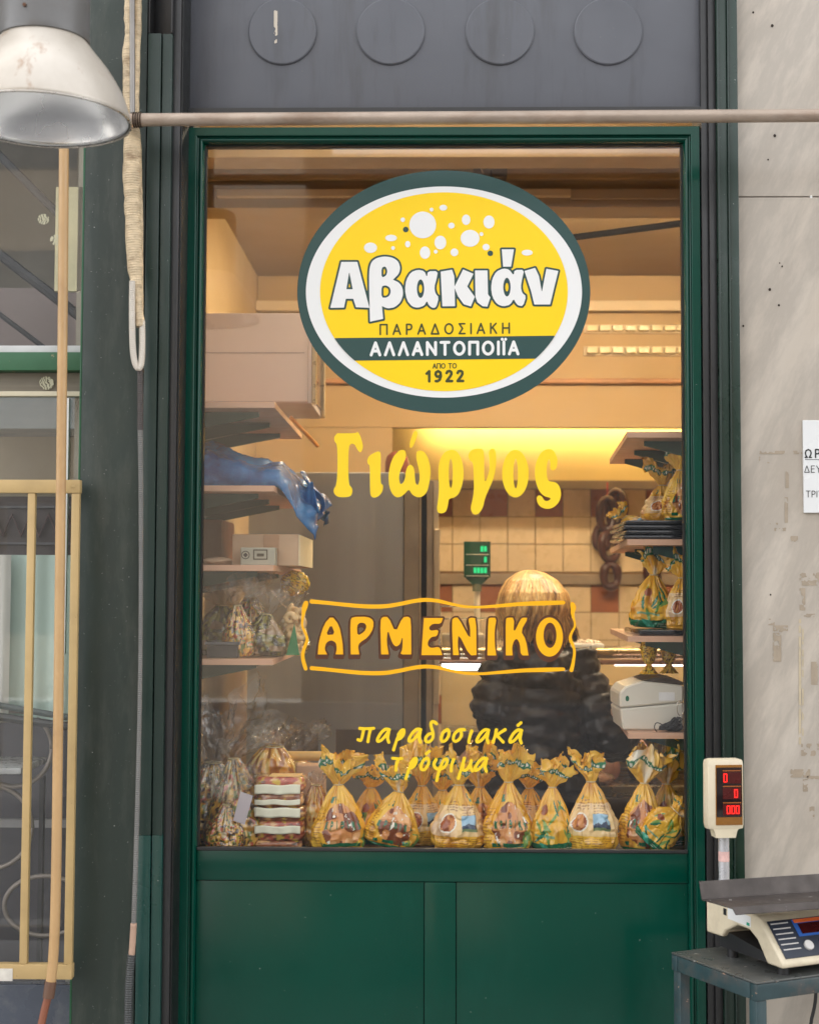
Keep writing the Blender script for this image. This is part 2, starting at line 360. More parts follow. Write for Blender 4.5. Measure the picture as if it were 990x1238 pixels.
for i, a in enumerate([(917, 545, 972, 549, 1, .1), (917, 552, 930, 560, 2, -.1), (949, 570, 953, 590, 3, .5), (948, 601, 952, 632, 4, .35), (930, 632, 950, 642, 5, -.2),
    (955, 648, 964, 655, 6, .2), (966, 692, 990, 708, 7, -.05), (966, 711, 973, 738, 8, .6), (968, 742, 990, 746, 9, .1), (934, 765, 944, 800, 10, .45), (928, 748, 936, 756, 11, .3),
    (934, 756, 952, 770, 12, -.1), (980, 800, 988, 828, 13, .5), (955, 930, 979, 940, 14, .6), (968, 899, 990, 914, 15, .1), (975, 938, 990, 942, 16, .7), (970, 942, 976, 957, 17, .4), (978, 975, 984, 990, 18, .0)]):
    patch(*a, m=RES)
for a in [(965, 745, 968, 900, 21, .35), (969, 760, 971, 890, 22, .2)]: patch(*a, m=RES2)
HOLE = mat('drilled_hole', (.03, .02, .015), .9)
for i, (px, py, r) in enumerate([(936, 164, 1.7), (928, 193, 1.0), (930, 350, 1.6), (941, 369, 1.3), (910, 15, 1.3), (933, 31, 1.7), (898, 394, 1.2), (931, 719, 1.0), (980, 238, 1.6), (945, 322, 1.0), (942, 318, .8)]):
    mb = fillmesh(ell_f(px, py, r, r*1.1), px-3, px+3, py-3, py+3, .4, YM-.0011); obj('wall_plug' if i == 8 else 'drill_hole', mb, M['white'] if i == 8 else HOLE, wallm)
# ---- opening hours plate
pa, pb = P(970, 508, YM-.008), P(970, 620, YM-.008)
plate = thing('opening_hours_sign', (pa[0]+.07, YM-.008, pb[2]), 'white plastic opening hours plate with black Greek capitals on the marble wall', 'sign')
obj('plate', MB().box((pa[0], YM-.008, pb[2]), (pa[0]+.17, YM-.0005, pa[2]), .0015), mat('white_acrylic', (.74, .75, .75), .25, var=.02, bmp=0), plate)
for s, x0, x1, base, cap, r in [('ΩΡΑΡΙΟ', 972.8, 1030, 553, 9.5, .85), ('ΔΕΥΤΕΡΑ', 972, 1020, 571, 7.8, .42), ('ΤΡΙΤΗ', 974, 1001, 601, 7.4, .42)]:
    obj('lettering', fillmesh(strokes_f(text_strokes(s, x0, x1, base, cap), r), x0-3, x1+3, base-cap-3, base+3, .35, YM-.0088), M['blackink'], plate)
obj('underline', MB().box(P(972.5, 555.3, YM-.0088), P(1030, 556, YM-.0086)), M['blackink'], plate)
# ---- pilaster and jambs
def strip(name, x0, x1, y0, y1, m, parent, z0=.0, z1=3.14, bev=.002): return obj(name, MB().box((x0, y0, z0), (x1, y1, z1), bev), m, parent, smooth=True)
pil = thing('pilaster_casing', (X(127, 600, YF), YF, 0), 'wide dark green painted metal casing beside the ochre window guard', 'pilaster')
xa, xb = X(97, 600, YF), X(171, 600, YF)
strip('face', xa, xb, YF, .05, M['darkgreen'], pil); strip('edge_bead', xa-.006, xa-.0003, YF+.003, .05, mat('green_edge', lin(30, 84, 52), .4), pil)
fr = thing('door_frame', (0, YF, 0), 'dark green and grey metal channels framing the shop door and the panel above', 'door frame')
xl = [X(q, 600, YF) for q in (171.5, 188.5, 190, 202)]
yj = YF-.012
zcut = Z(40, yj, 190)
zteal = Z(1010, yj, 190); TEAL = mat('teal_repaint', lin(20, 60, 54), .35, var=.1, vs=3, bmp=.03, chips=(WHITECHIP, .73, 150))
strip('jamb_channel', X(172, 600, yj), X(188, 600, yj), yj, .05, M['jambgreen'], fr, zteal, zcut); strip('jamb_channel', X(189.3, 600, yj), X(201.5, 600, yj), yj+.004, .05, M['jambgreen'], fr, zteal, zcut)
strip('teal_foot', X(172, 600, yj), X(188, 600, yj), yj-.0003, .05, TEAL, fr, 0, zteal-.0003, .0015); strip('teal_foot', X(189.3, 600, yj), X(201.5, 600, yj), yj+.0037, .05, TEAL, fr, 0, zteal-.0003, .0015)
strip('channel_back', X(172, 600, yj), X(201, 600, yj), YF+.055, YF+.09, M['jambgrey'], fr, zcut+.001, 3.14)
strip('channel_lip', X(171.8, 600, yj), X(174, 600, yj), yj, YF+.044, M['jambgrey'], fr, zcut+.001, 3.14); strip('channel_lip', X(199.5, 600, yj), X(201.8, 600, yj), yj, YF+.044, M['jambgrey'], fr, zcut+.001, 3.14)
strip('grey_profile', X(202.5, 600, YF), X(212, 600, YF), YF+.005, .09, M['jambgrey'], fr); strip('black_liner', X(212, 600, YF)+.0003, X(212, 600, YF)+.004, YF+.012, -.007, M['black'], fr, bev=.001)
strip('black_reveal', X(212, 600, YF)+.0045, X(228, 600, -.02), -.006, .09, M['black'], fr)
xd0, xd1 = X(222, 600, -.028), X(849, 600, -.028)       # door leaf
xr = xd1+.002
strip('grey_profile', xr, xr+.016, -.035, .09, M['jambgrey'], fr); strip('grey_profile', xr+.0165, xr+.034, -.045, .09, M['jambgrey'], fr)
strip('jamb_channel', xr+.0345, xr+.058, -.058, .09, M['jambdark'], fr); strip('jamb_bead', xr+.0335, xr+.0385, -.064, -.0585, M['jambgreen'], fr); strip('jamb_bead', xr+.0585, xr+.0625, -.064, .09, M['jambgreen'], fr)
strip('jamb_channel', xr+.063, mx0-.004, -.058, .09, M['jambdark'], fr)
# ---- transom with four discs
tz0, tz1 = Z(131, -.02), 3.14
tr = thing('transom_panel', (0, -.02, tz0), 'grey metal panel over the door with four round blanked discs', 'panel')
tx0, tx1 = X(228, 80, -.02), X(850, 80, -.02)
obj('sheet', MB().box((tx0, -.02, tz0), (tx1, .02, tz1), .002), M['grey'], tr, smooth=True); obj('bottom_lip', MB().box((tx0, -.034, tz0-.016), (tx1, .0, tz0-.001), .002), M['jambgrey'], tr)
for px in (341.5, 472, 604, 735):
    c = P(px, 38.5, -.02); r = .0835
    mb = MB().loft([[(c[0]+rr*math.cos(a), c[1]-yy, c[2]+rr*math.sin(a)) for a in np.linspace(0, 2*math.pi, 73)[:-1]] for rr, yy in ((r, -.002), (r, .004), (r-.003, .0062), (.001, .0066))])
    obj('disc', mb, M['grey'], tr, smooth=25)
sc_ = fillmesh(lambda Xg, Zg: np.maximum(np.maximum(np.abs(Xg-333.5)-2.2, np.abs(Zg-33)-21), (fbm(np.stack([Xg*.35, Zg*.2, Xg*0], -1), 5)-.0)*3), 330, 338, 10, 55, .4, -.0275)
obj('scratch', sc_, mat('bare_filler', lin(200, 190, 175), .8), tr)
# ---- the glazed door
door = thing('shop_door', ((xd0+xd1)/2, -.028, 0), 'glossy dark green shop door with one tall glass pane above two plain panels', 'door')
gx0, gx1, gz0, gz1 = X(244, 600, 0), X(827, 600, 0), Z(1027.5, 0), Z(176, 0)
dz1 = Z(153, -.028)
def frame_piece(pts_outer, pts_inner, name):        # mitred piece with a rounded, then sloping inner face
    a, b = [np.array(q) for q in pts_outer]; c, d = [np.array(q) for q in pts_inner]
    rings = []
    for t, y in ((0, .03), (0, -.022), (.012, -.027), (.04, -.0285), (.52, -.0285), (.56, -.0275), (.60, -.0215), (.66, -.0205), (.69, -.0208), (.72, -.0238), (.77, -.0262), (.83, -.0266), (.89, -.0248), (.94, -.0215), (.98, -.0165), (1, -.0135), (1, .03)):
        rings.append([(a+(c-a)*t)+np.array([0, y, 0]), (b+(d-b)*t)+np.array([0, y, 0])])
    mb = MB(); n = len(rings); vs = [p for r in rings for p in r]; fs = [(2*i, 2*i+1, 2*((i+1) % n)+1, 2*((i+1) % n)) for i in range(n)]
    fs += [tuple(2*i for i in range(n)), tuple(2*i+1 for i in range(n))[::-1]]
    mb.add(vs, fs); return obj(name, mb, M['green'], door, smooth=30)
V3 = lambda x, z: (x, 0.0, z)
frame_piece((V3(xd0, .02), V3(xd0, dz1)), (V3(gx0, .02), V3(gx0, gz1)), 'stile')
frame_piece((V3(xd1, .02), V3(xd1, dz1)), (V3(gx1, .02), V3(gx1, gz1)), 'stile')
frame_piece((V3(xd0, dz1), V3(xd1, dz1)), (V3(gx0, gz1), V3(gx1, gz1)), 'top_rail')
for a, b in (((gx0, -.007, gz0), (gx0+.004, .012, gz1)), ((gx1-.004, -.007, gz0), (gx1, .012, gz1)), ((gx0+.004, -.007, gz1-.004), (gx1-.004, .012, gz1))): obj('gasket', MB().box(a, b), M['black'], door)
obj('glass_pane', MB().box((gx0+.001, .0, gz0-.01), (gx1-.001, .006, gz1-.001)), M['glass'], door)
zr = Z(1066, -.012)
obj('lower_rail', MB().box((gx0+.0005, -.014, zr), (gx1-.0005, .03, gz0-.002), .003), M['green'], door, smooth=True)
obj('sill_trim', MB().box((gx0+.0005, -.018, gz0-.0015), (gx1-.0005, -.002, gz0+.006), .0015), M['jambgrey'], door)
mxa, mxb = X(513, 1150, -.012), X(551, 1150, -.012)
obj('panel', MB().box((gx0+.0005, -.010, .02), (mxa-.001, .02, zr-.0012), .002), M['green'], door, smooth=True); obj('panel', MB().box((mxb+.001, -.010, .02), (gx1-.0005, .02, zr-.0012), .002), M['green'], door, smooth=True)
obj('centre_stile', MB().box((mxa, -.014, .02), (mxb, .02, zr-.0012), .003), M['green'], door, smooth=True)
# ================================================================ SIGN AND LETTERING ON THE GLASS
L0, L1, L2, L3, L4 = -.0012, -.0019, -.0026, -.0033, -.0040
sign = thing('oval_shop_sign', P(536, 499, -.001), 'large yellow oval sticker with dark green rim, white dots and Greek lettering on the glass', 'sign')
so, ss = (340, 190), 2.5385
def e2(cx, cz, rx, rz): return ell_f(cx/ss+so[0], cz/ss+so[1], rx/ss, rz/ss)
def rot_e(cx, cz, rx, rz, a=0):
    cx, cz, rx, rz = cx/ss+so[0], cz/ss+so[1], rx/ss, rz/ss; ca, sa = math.cos(a), math.sin(a)
    return lambda Xg, Zg: (np.hypot(((Xg-cx)*ca+(Zg-cz)*sa)/rx, ((Zg-cz)*ca-(Xg-cx)*sa)/rz)-1)*min(rx, rz)
obj('rim', fillmesh(e2(498.5, 413.5, 449, 373), 355, 718, 200, 505, .8, L0), M['signgreen'], sign)
obj('ring', fillmesh(e2(499, 414, 423, 324), 355, 718, 200, 505, .8, L1), M['white'], sign)
obj('face', fillmesh(e2(499, 413, 379.5, 305), 355, 718, 200, 505, .8, L2), M['signyellow'], sign)
yel = e2(499, 413, 379.5, 305)
obj('band', fillmesh(lambda Xg, Zg: np.maximum(yel(Xg, Zg)-.0, np.abs(Zg-(so[1]+586.5/ss)+(Xg-536)*.011)-13.7), 355, 718, 380, 450, .7, L3), M['signgreen'], sign)
for cx, cz, rx, rz in [(434, 208, 41, 41), (497, 155, 12, 9), (461, 161, 6, 6), (373, 192, 7, 7), (337, 248, 18, 10), (274, 278, 20, 16), (343, 279, 6, 6), (388, 267, 8, 10), (488, 262, 18, 21), (441, 293, 16, 19), (474, 290, 6, 6), (522, 210, 10, 9), (531, 292, 12, 12), (567, 192, 13, 16), (579, 249, 29, 26), (637, 199, 17, 20), (614, 236, 6, 6), (628, 276, 11, 10), (754, 293, 17, 9)]:
    px, py = cx/ss+so[0], cz/ss+so[1]; obj('white_dot', fillmesh(e2(cx, cz, rx, rz), px-18, px+18, py-18, py+18, .5, L3), M['white'], sign)
for cx, cz in ((382, 222), (641, 295)):
    px, py = cx/ss+so[0], cz/ss+so[1]; obj('dark_dot', fillmesh(e2(cx, cz, 8.5, 8.5), px-6, px+6, py-6, py+6, .4, L3), M['signgreen'], sign)
k1 = lambda p, dx=0: conv(p, 390, 290, 6.387, dx)
D2 = 894
def union(*fs): return lambda a, b: np.minimum.reduce([f(a, b) for f in fs])
def minus(f, *h): return lambda a, b: np.maximum.reduce([f(a, b)]+[-q(a, b) for q in h])
def pf(p, sm=0): pp = chaikin(p, sm) if sm else np.array(p); return lambda a, b: poly_sd(a, b, pp)
ell1 = lambda cx, cz, rx, rz: ell_f(cx/6.387+390, cz/6.387+290, rx/6.387, rz/6.387)
alpha = [(635, 385), (645, 310), (680, 250), (735, 230), (785, 240), (806, 290), (812, 242), (890, 241), (880, 300), (862, 365), (870, 412), (897, 445), (877, 520), (850, 527), (822, 508), (804, 470), (785, 508), (735, 525), (690, 515), (650, 465)]
alpha2 = [(405+D2, 370), (415+D2, 300), (445+D2, 245), (500+D2, 220), (545+D2, 228), (580+D2, 275), (586+D2, 232), (662+D2, 231), (645+D2, 300), (635+D2, 365), (645+D2, 410), (677+D2, 435), (652+D2, 512), (615+D2, 507), (595+D2, 485), (579+D2, 455), (555+D2, 500), (500+D2, 515), (450+D2, 495), (415+D2, 440)]
word = [
 minus(pf(k1([(60, 525), (145, 170), (268, 170), (362, 525), (258, 520), (237, 455), (180, 455), (166, 523)])), pf(k1([(206, 246), (233, 381), (184, 381)]))),
 minus(pf(k1([(366, 632), (366, 632), (358, 300), (362, 215), (380, 165), (420, 138), (478, 127), (540, 136), (584, 165), (600, 215), (590, 262), (543, 308), (543, 308), (592, 330), (618, 372), (622, 425), (602, 482), (556, 522), (500, 530), (458, 511), (458, 511), (468, 610), (468, 610)]), 2), pf(k1([(455, 215), (485, 203), (502, 240), (490, 278), (455, 292)]), 1), pf(k1([(455, 360), (485, 350), (518, 365), (527, 400), (515, 433), (490, 447), (455, 445)]), 1)),
 minus(pf(k1(alpha), 1), ell1(756, 377, 28, 71)),
 union(pf(k1([(17, 245), (105, 230), (122, 280), (128, 512), (30, 513)], D2)), pf(k1([(122, 365), (190, 228), (270, 262), (222, 360), (280, 440), (250, 514), (195, 497), (150, 435)], D2))),
 pf(k1([(282, 236), (378, 236), (382, 420), (400, 445), (377, 516), (340, 512), (300, 482), (285, 440)], D2)),
 union(minus(pf(k1(alpha2), 1), ell1(528+D2, 365, 28, 72)), pf(k1([(488, 73), (582, 73), (560, 207), (498, 207)], D2))),
 pf(k1([(663, 240), (745, 216), (775, 280), (797, 405), (832, 223), (924, 240), (861, 499), (739, 499), (715, 400)], D2))]
obj('lettering_outline', fillmesh(lambda a, b: union(*word)(a, b)-2.35, 392, 682, 296, 396, .55, L3), M['signgreen'], sign)
for wf, x0, x1 in zip(word, (395, 440, 485, 528, 570, 590, 630), (450, 492, 534, 580, 598, 642, 682)):
    obj('letter', fillmesh(wf, x0, x1, 296, 396, .5, L4), M['white'], sign)
tx = lambda s, x0, x1, base, cap, slope: [[(p[0]/ss+so[0], p[1]/ss+so[1]) for p in pl] for pl in text_strokes(s, x0, x1, base, cap, slope)]
def line(s, x0, x1, base, cap, r, m, L, slope=-.011):
    obj('lettering', fillmesh(strokes_f(tx(s, x0, x1, base, cap, slope), r), 425, 660, so[1]+(base-cap*1.5)/ss-3, so[1]+(base+8)/ss+3, .4, L), m, sign)
line('ΠΑΡΑΔΟΣΙΑΚΗ', 304, 699, 544, 30, 1.0, M['ink'], L3); line('ΑΛΛΑΝΤΟΠΟΙΪΑ', 276, 726, 607, 37, 1.75, M['white'], L4, -.007)
line('ΑΠΟ ΤΟ', 465, 537, 648, 14, .55, M['ink'], L3); line('1922', 446, 557, 688, 31, 1.6, M['ink'], L3)
# -- Γιώργος
def lettering(label, letters, mm, px, py):
    t = thing('window_lettering', P(px, py, -.001), label, 'lettering', 'lettering on the door glass')
    for f, b, m, L in letters: obj('letter', fillmesh(f, *b, .5, L), m, t)
    return t
k3 = lambda p, dx=0: chaikin(conv(p, 395, 515, 6.6, dx), 2)
D4 = 924
F = lambda p, dx=0: (lambda pp: (lambda a, b: poly_sd(a, b, pp)))(k3(p, dx))
ell3 = lambda cx, cz, rx, rz: ell_f(cx/6.6+395, cz/6.6+515, rx/6.6, rz/6.6)
G1 = F([(60, 85), (85, 58), (85, 58), (230, 58), (248, 46), (265, 70), (290, 150), (285, 190), (268, 215), (245, 190), (225, 148), (200, 138), (175, 160), (172, 350), (178, 470), (200, 490), (208, 520), (195, 557), (165, 568), (90, 568), (60, 542), (53, 510), (78, 470), (88, 350), (85, 150), (60, 120)])
G2 = F([(322, 270), (340, 235), (400, 203), (428, 205), (432, 240), (428, 462), (452, 468), (447, 520), (415, 562), (375, 575), (348, 557), (345, 480), (345, 312), (328, 305)])
G3 = union(F([(590, 188), (628, 195), (635, 240), (612, 300), (585, 360), (575, 420), (588, 470), (612, 450), (628, 410), (630, 360), (650, 310), (690, 315), (702, 370), (705, 450), (725, 478), (742, 430), (738, 360), (718, 280), (712, 215), (735, 193), (778, 203), (812, 260), (830, 350), (822, 440), (800, 530), (760, 567), (720, 570), (680, 547), (655, 503), (625, 540), (590, 567), (550, 570), (513, 530), (495, 460), (493, 380), (508, 300), (540, 230)]), F([(660, 170), (665, 120), (690, 50), (710, 36), (727, 55), (715, 100), (690, 160), (670, 178)]))
G4 = minus(F([(-35, 330), (-20, 260), (15, 208), (65, 188), (112, 198), (152, 260), (170, 360), (162, 450), (132, 540), (95, 572), (50, 580), (45, 620), (30, 682), (-5, 700), (-37, 692), (-47, 660), (-37, 600), (-28, 500)], D4), ell3(65+D4, 378, 16, 116))
G5 = F([(203, 235), (220, 198), (260, 181), (310, 181), (332, 205), (330, 380), (335, 445), (350, 430), (375, 350), (372, 260), (366, 210), (385, 180), (412, 180), (427, 220), (427, 320), (407, 420), (362, 520), (337, 580), (322, 650), (292, 697), (260, 711), (233, 692), (222, 650), (238, 590), (250, 520), (248, 400), (243, 292), (213, 272)], D4)
G6 = minus(ell3(580+D4, 380, 106, 190), ell3(582+D4, 380, 18, 118))
G7 = F([(917, 260), (914, 310), (905, 342), (880, 358), (856, 342), (858, 290), (850, 260), (833, 290), (828, 380), (840, 442), (900, 446), (932, 478), (947, 540), (932, 602), (890, 648), (840, 664), (788, 652), (758, 622), (746, 575), (765, 551), (792, 560), (810, 595), (835, 600), (862, 582), (855, 572), (810, 562), (768, 520), (743, 450), (733, 370), (743, 290), (780, 213), (830, 183), (882, 188)], D4)
bx = [(400, 440, 518, 604), (441, 466, 542, 606), (467, 524, 515, 605), (526, 564, 540, 624), (564, 602, 540, 626), (604, 642, 540, 606), (643, 682, 538, 620)]
lettering('yellow old fashioned Greek name in rounded letters below the oval sticker', [(f, b, M['lettyellow'], L1) for f, b in zip((G1, G2, G3, G4, G5, G6, G7), bx)], 0, 540, 622)
# -- ΑΡΜΕΝΙΚΟ
k5 = lambda p, dx=0, sm=1: (lambda pp: (lambda a, b: poly_sd(a, b, pp)))(chaikin(conv(p, 360, 715, 5.657, dx), sm))
ell5 = lambda cx, cz, rx, rz: ell_f(cx/5.657+360, cz/5.657+715, rx/5.657, rz/5.657)
D6 = 933.4
dbl = lambda p: [q for a in p for q in (a, a)]
A1 = minus(k5([(137, 431), (137, 431), (145, 340), (180, 225), (232, 166), (282, 228), (306, 340), (311, 431), (311, 431), (258, 431), (258, 431), (268, 395), (262, 350), (228, 333), (195, 350), (183, 395), (202, 431), (202, 431)]), k5([(228, 223), (256, 293), (191, 300)]))
A2 = minus(k5([(362, 431), (362, 431), (359, 200), (375, 174), (480, 173), (518, 198), (517, 252), (482, 312), (422, 352), (412, 380), (422, 431), (422, 431)]), k5([(405, 235), (425, 213), (457, 216), (472, 240), (455, 277), (408, 304)]))
A3 = k5([(570, 431), (570, 431), (564, 200), (580, 174), (620, 174), (668, 282), (715, 179), (755, 171), (774, 190), (776, 431), (776, 431), (698, 431), (715, 400), (718, 300), (700, 362), (670, 380), (645, 352), (615, 258), (608, 350), (622, 431), (622, 431)])
A4 = k5([(845, 436), (845, 436), (852, 320), (862, 182), (862, 182), (993, 182), (993, 182), (978, 222), (922, 221), (896, 245), (905, 270), (964, 261), (952, 307), (915, 310), (890, 340), (888, 370), (910, 388), (960, 379), (974, 390), (988, 436), (988, 436)])
A5 = k5([(128, 436), (128, 436), (119, 200), (135, 179), (165, 179), (245, 332), (245, 250), (231, 190), (250, 179), (286, 184), (288, 436), (288, 436), (240, 438), (165, 288), (159, 360), (168, 436), (168, 436)], D6)
A6 = k5([(362, 438), (362, 438), (368, 190), (380, 179), (426, 181), (412, 260), (412, 360), (423, 438), (423, 438)], D6)
A7 = k5([(488, 438), (488, 438), (487, 190), (500, 179), (546, 179), (540, 290), (590, 189), (605, 179), (642, 181), (590, 270), (625, 330), (643, 438), (643, 438), (590, 438), (585, 360), (565, 323), (545, 335), (530, 380), (535, 438), (535, 438)], D6)
A8 = minus(ell5(786+D6, 312, 92, 134), ell5(790+D6, 300, 44, 86))
As = [A1, A2, A3, A4, A5, A6, A7, A8]; br = union(*As); sh = 1/5.657
brown_f = lambda a, b: np.minimum.reduce([br(a+dx*sh, b-dy*sh) for dx, dy in ((0, 0), (2, 7), (4, 14), (5, 20))])-2.1
ar = lettering('golden Armenian style word with brown outline inside a wavy golden border on the glass', [], 0, 530, 817)
obj('lettering_outline', fillmesh(brown_f, 376, 690, 738, 805, .55, L1), M['brown'], ar)
for f, x0, x1 in zip(As, (380, 420, 456, 505, 543, 586, 608, 644), (419, 456, 501, 540, 580, 604, 642, 686)): obj('letter', fillmesh(f, x0, x1, 740, 798, .5, L2), M['orange'], ar)
def strokew(pts, ws):
    p = chaikin(pts, 2, False); wi = np.interp(np.linspace(0, 1, len(p)), np.linspace(0, 1, len(ws)), ws)
    def f(a, b):
        d = np.full(a.shape, 1e9)
        for i in range(len(p)-1): d = np.minimum(d, seg_d(a, b, p[i], p[i+1], wi[i], wi[i+1]))
        return d
    return f
c5 = lambda p, dx=0: conv(p, 360, 715, 5.657, dx)
topl = c5([(96, 69), (200, 78), (330, 92), (470, 104), (600, 103), (700, 86), (800, 64), (880, 56), (960, 64), (1030, 82), (1130, 104), (1240, 109), (1380, 98), (1540, 84), (1690, 80), (1815, 76)])
f = strokew(topl, [2.6, 2.3, 2.5, 2.6, 2.4, 2.4, 2.2, 1.7, 1.6, 2.3, 2.9, 2.3])
obj('border', fillmesh(f, 372, 684, 718, 740, .5, L2), M['orange'], ar)
f = strokew([(x, y+80.6) for x, y in topl], [2.6, 2.3, 2.5, 2.6, 2.4, 2.4, 2.2, 1.7, 1.6, 2.2, 2.7, 2.0])
obj('border', fillmesh(f, 372, 684, 798, 824, .5, L2), M['orange'], ar)
f = strokew(c5([(58, 78), (44, 120), (34, 180), (28, 235), (52, 285), (68, 325), (52, 370), (34, 420), (36, 470), (55, 528)]), [2.6, 3.4, 1.7, 1.2, 1.5, 1.7, 1.9, 2.1, 2.3, 2.3]); obj('border', fillmesh(f, 360, 378, 722, 815, .45, L2), M['orange'], ar)
f = strokew(c5([(942, 84), (952, 115), (942, 150), (958, 205), (962, 240), (932, 290), (926, 325), (955, 385), (958, 425), (946, 500), (936, 538)], D6), [2.0, 3.4, 2.4, 1.2, 1.3, 1.5, 2.0, 1.6, 1.7, 2.2, 2.4]); obj('border', fillmesh(f, 684, 702, 722, 815, .45, L2), M['orange'], ar)
# -- παραδοσιακά τρόφιμα
def brush(pls, dx=0, dy=0, r=1.95): 
    fs = [strokew(conv(p, 425, 865, 8.609, dx, dy), [r*1.05, r*.9, r]) for p in pls]; return union(*fs)
D8 = 861
a_ = [[(392, 148), (355, 138), (305, 180), (266, 250), (272, 275), (312, 258), (358, 205), (392, 155), (372, 235), (388, 278)]]
r_ = [[(535, 155), (480, 225), (455, 300), (437, 358)], [(488, 200), (520, 152), (548, 146), (545, 195), (510, 240), (478, 248)]]
o_ = [[(D8+135, 146), (D8+95, 168), (D8+66, 240), (D8+82, 274), (D8+120, 262), (D8+154, 200), (D8+150, 155), (D8+130, 146)]]
k_ = [[(D8+645, 150), (D8+630, 220), (D8+608, 278)], [(D8+735, 148), (D8+680, 182), (D8+645, 212)], [(D8+655, 212), (D8+690, 250), (D8+715, 276)]]
sh_ = lambda pls, dx, dy=0: [[(x+dx, y+dy) for x, y in p] for p in pls]
w1 = [[[(88, 135), (160, 138), (230, 133)], [(128, 140), (112, 220), (97, 265), (68, 252)], [(198, 140), (182, 205), (170, 272)]], a_, r_, sh_(a_, 327),
      [[(882, 85), (850, 58), (822, 82), (830, 130), (850, 180), (846, 240), (808, 278), (768, 272), (770, 228), (805, 190), (842, 190)]], o_,
      [[(D8+312, 148), (D8+255, 146), (D8+208, 190), (D8+192, 250), (D8+217, 274), (D8+258, 252), (D8+286, 200), (D8+272, 155)]], [[(D8+388, 162), (D8+366, 225), (D8+358, 278)]],
      sh_(a_, D8+172, 6), k_, sh_(a_, D8+515, 8)+[[(D8+870, 102), (D8+900, 76)]]]
w2 = [[[(430, 445), (480, 450), (522, 448)], [(487, 455), (462, 520), (462, 568)]], sh_(r_, 128, 298), sh_(o_, -D8+650, 297)+[[(778, 398), (808, 372)]],
      [[(878, 460), (852, 505), (872, 552), (918, 560), (968, 540), (1000, 480), (985, 445), (950, 470), (905, 590), (885, 678)]], [[(D8+200, 458), (D8+176, 520), (D8+174, 578)]],
      [[(D8+312, 445), (D8+278, 560), (D8+250, 655)], [(D8+300, 500), (D8+290, 565), (D8+330, 575), (D8+368, 520), (D8+388, 455), (D8+372, 530), (D8+395, 578)]], sh_(a_, D8+152, 302)]
lb = []
for wl in (w1, w2):
    for pls in wl:
        q = np.array(conv([c for p in pls for c in p], 425, 865, 8.609)); lb.append((brush(pls), (q[:, 0].min()-4, q[:, 0].max()+4, q[:, 1].min()-4, q[:, 1].max()+4), M['lettyellow'], L1))
lettering('yellow brush script Greek words in two lines low on the glass above the rusk bags', lb, 0, 530, 945)
# ================================================================ OUTSIDE OBJECTS
def lampmat():
    m, t, b = nodes('weathered_lamp_shell')
    c = mixc(t, ramp(t, noise(t, 5, 5, .6, (1, 1, .6)), [(.35, 0.0), (.7, 1.0)]), lin(176, 166, 152), lin(205, 198, 188))
    c = mixc(t, ramp(t, noise(t, 16, 6, .7, (1.5, 1.5, .5)), [(.6, 0.0), (.72, .6)]), c, lin(150, 112, 80))
    c = mixc(t, ramp(t, noise(t, 40, 3, .6), [(.73, 0.0), (.76, .8)]), c, lin(96, 58, 36))
    t.links.new(c, b.inputs['Base Color']); b.inputs['Roughness'].default_value = .38; b.inputs['Metallic'].default_value = .35; bump(t, b, noise(t, 20, 5), .08); return m
yl = -.95; lc = P(52, 146, yl); LR = X(156, 146, yl)-lc[0]
lamp = thing('pendant_lamp', lc, 'large weathered dome lamp with a silvery inside hanging before the shopfront', 'lamp')
k = LR/.1515
prof = [(.1515, 0), (.1535, .003), (.1525, .008), (.1490, .018), (.1430, .038), (.1365, .053), (.128, .069), (.114, .091), (.099, .110), (.086, .126), (.078, .137), (.074, .142)]
obj('shade', MB().lathe([(r*k, z*k) for r, z in prof], lc, 96), lampmat(), lamp, smooth='all')
obj('reflector', MB().lathe([((r-.0035)*k, z*k+.0005) for r, z in prof]+[(.03, .150*k), (.001, .150*k)], lc, 96), mat('brushed_aluminium', (.95, .95, .95), .27, .92, var=.03, vs=2, bmp=0, rv=.03), lamp, smooth='all')
rimpts = [(lc[0]+LR*1.005*math.cos(a), lc[1]+LR*1.005*math.sin(a), lc[2]) for a in np.linspace(0, 2*math.pi, 97)]
obj('rim', MB().tube(rimpts, .0022, 8), mat('rim_steel', lin(190, 184, 176), .3, .8, bmp=0), lamp, smooth='all')
CAPM = mat('grey_cast_housing', lin(104, 103, 102), .45, .3, var=.1, vs=4, dirt=(lin(90, 78, 68), .5, 9))
obj('housing', MB().lathe([(.070*k, .138*k), (.0785*k, .1405*k), (.0795*k, .152*k), (.0785*k, .156*k), (.0785*k, .33), (.074*k, .336), (.02, .34)], lc, 72), CAPM, lamp, smooth=30)
for dz in (.172, .192): obj('screw', MB().lathe([(.0001, .0), (.003, .0), (.003, .0006)], (0, 0, 0), 12) if False else MB().tube([(lc[0]-.013, yl-.0785*k-.002, lc[2]+dz*k*1.02), (lc[0]-.013, yl-.0785*k+.004, lc[2]+dz*k*1.02)], .0034, 12), mat('rusty_screw', lin(96, 66, 48), .6, .4), lamp, smooth=True)
obj('hanger', MB().tube([(lc[0], yl, lc[2]+.335), (lc[0], yl, 4.2)], .012), CAPM, lamp, smooth=True)
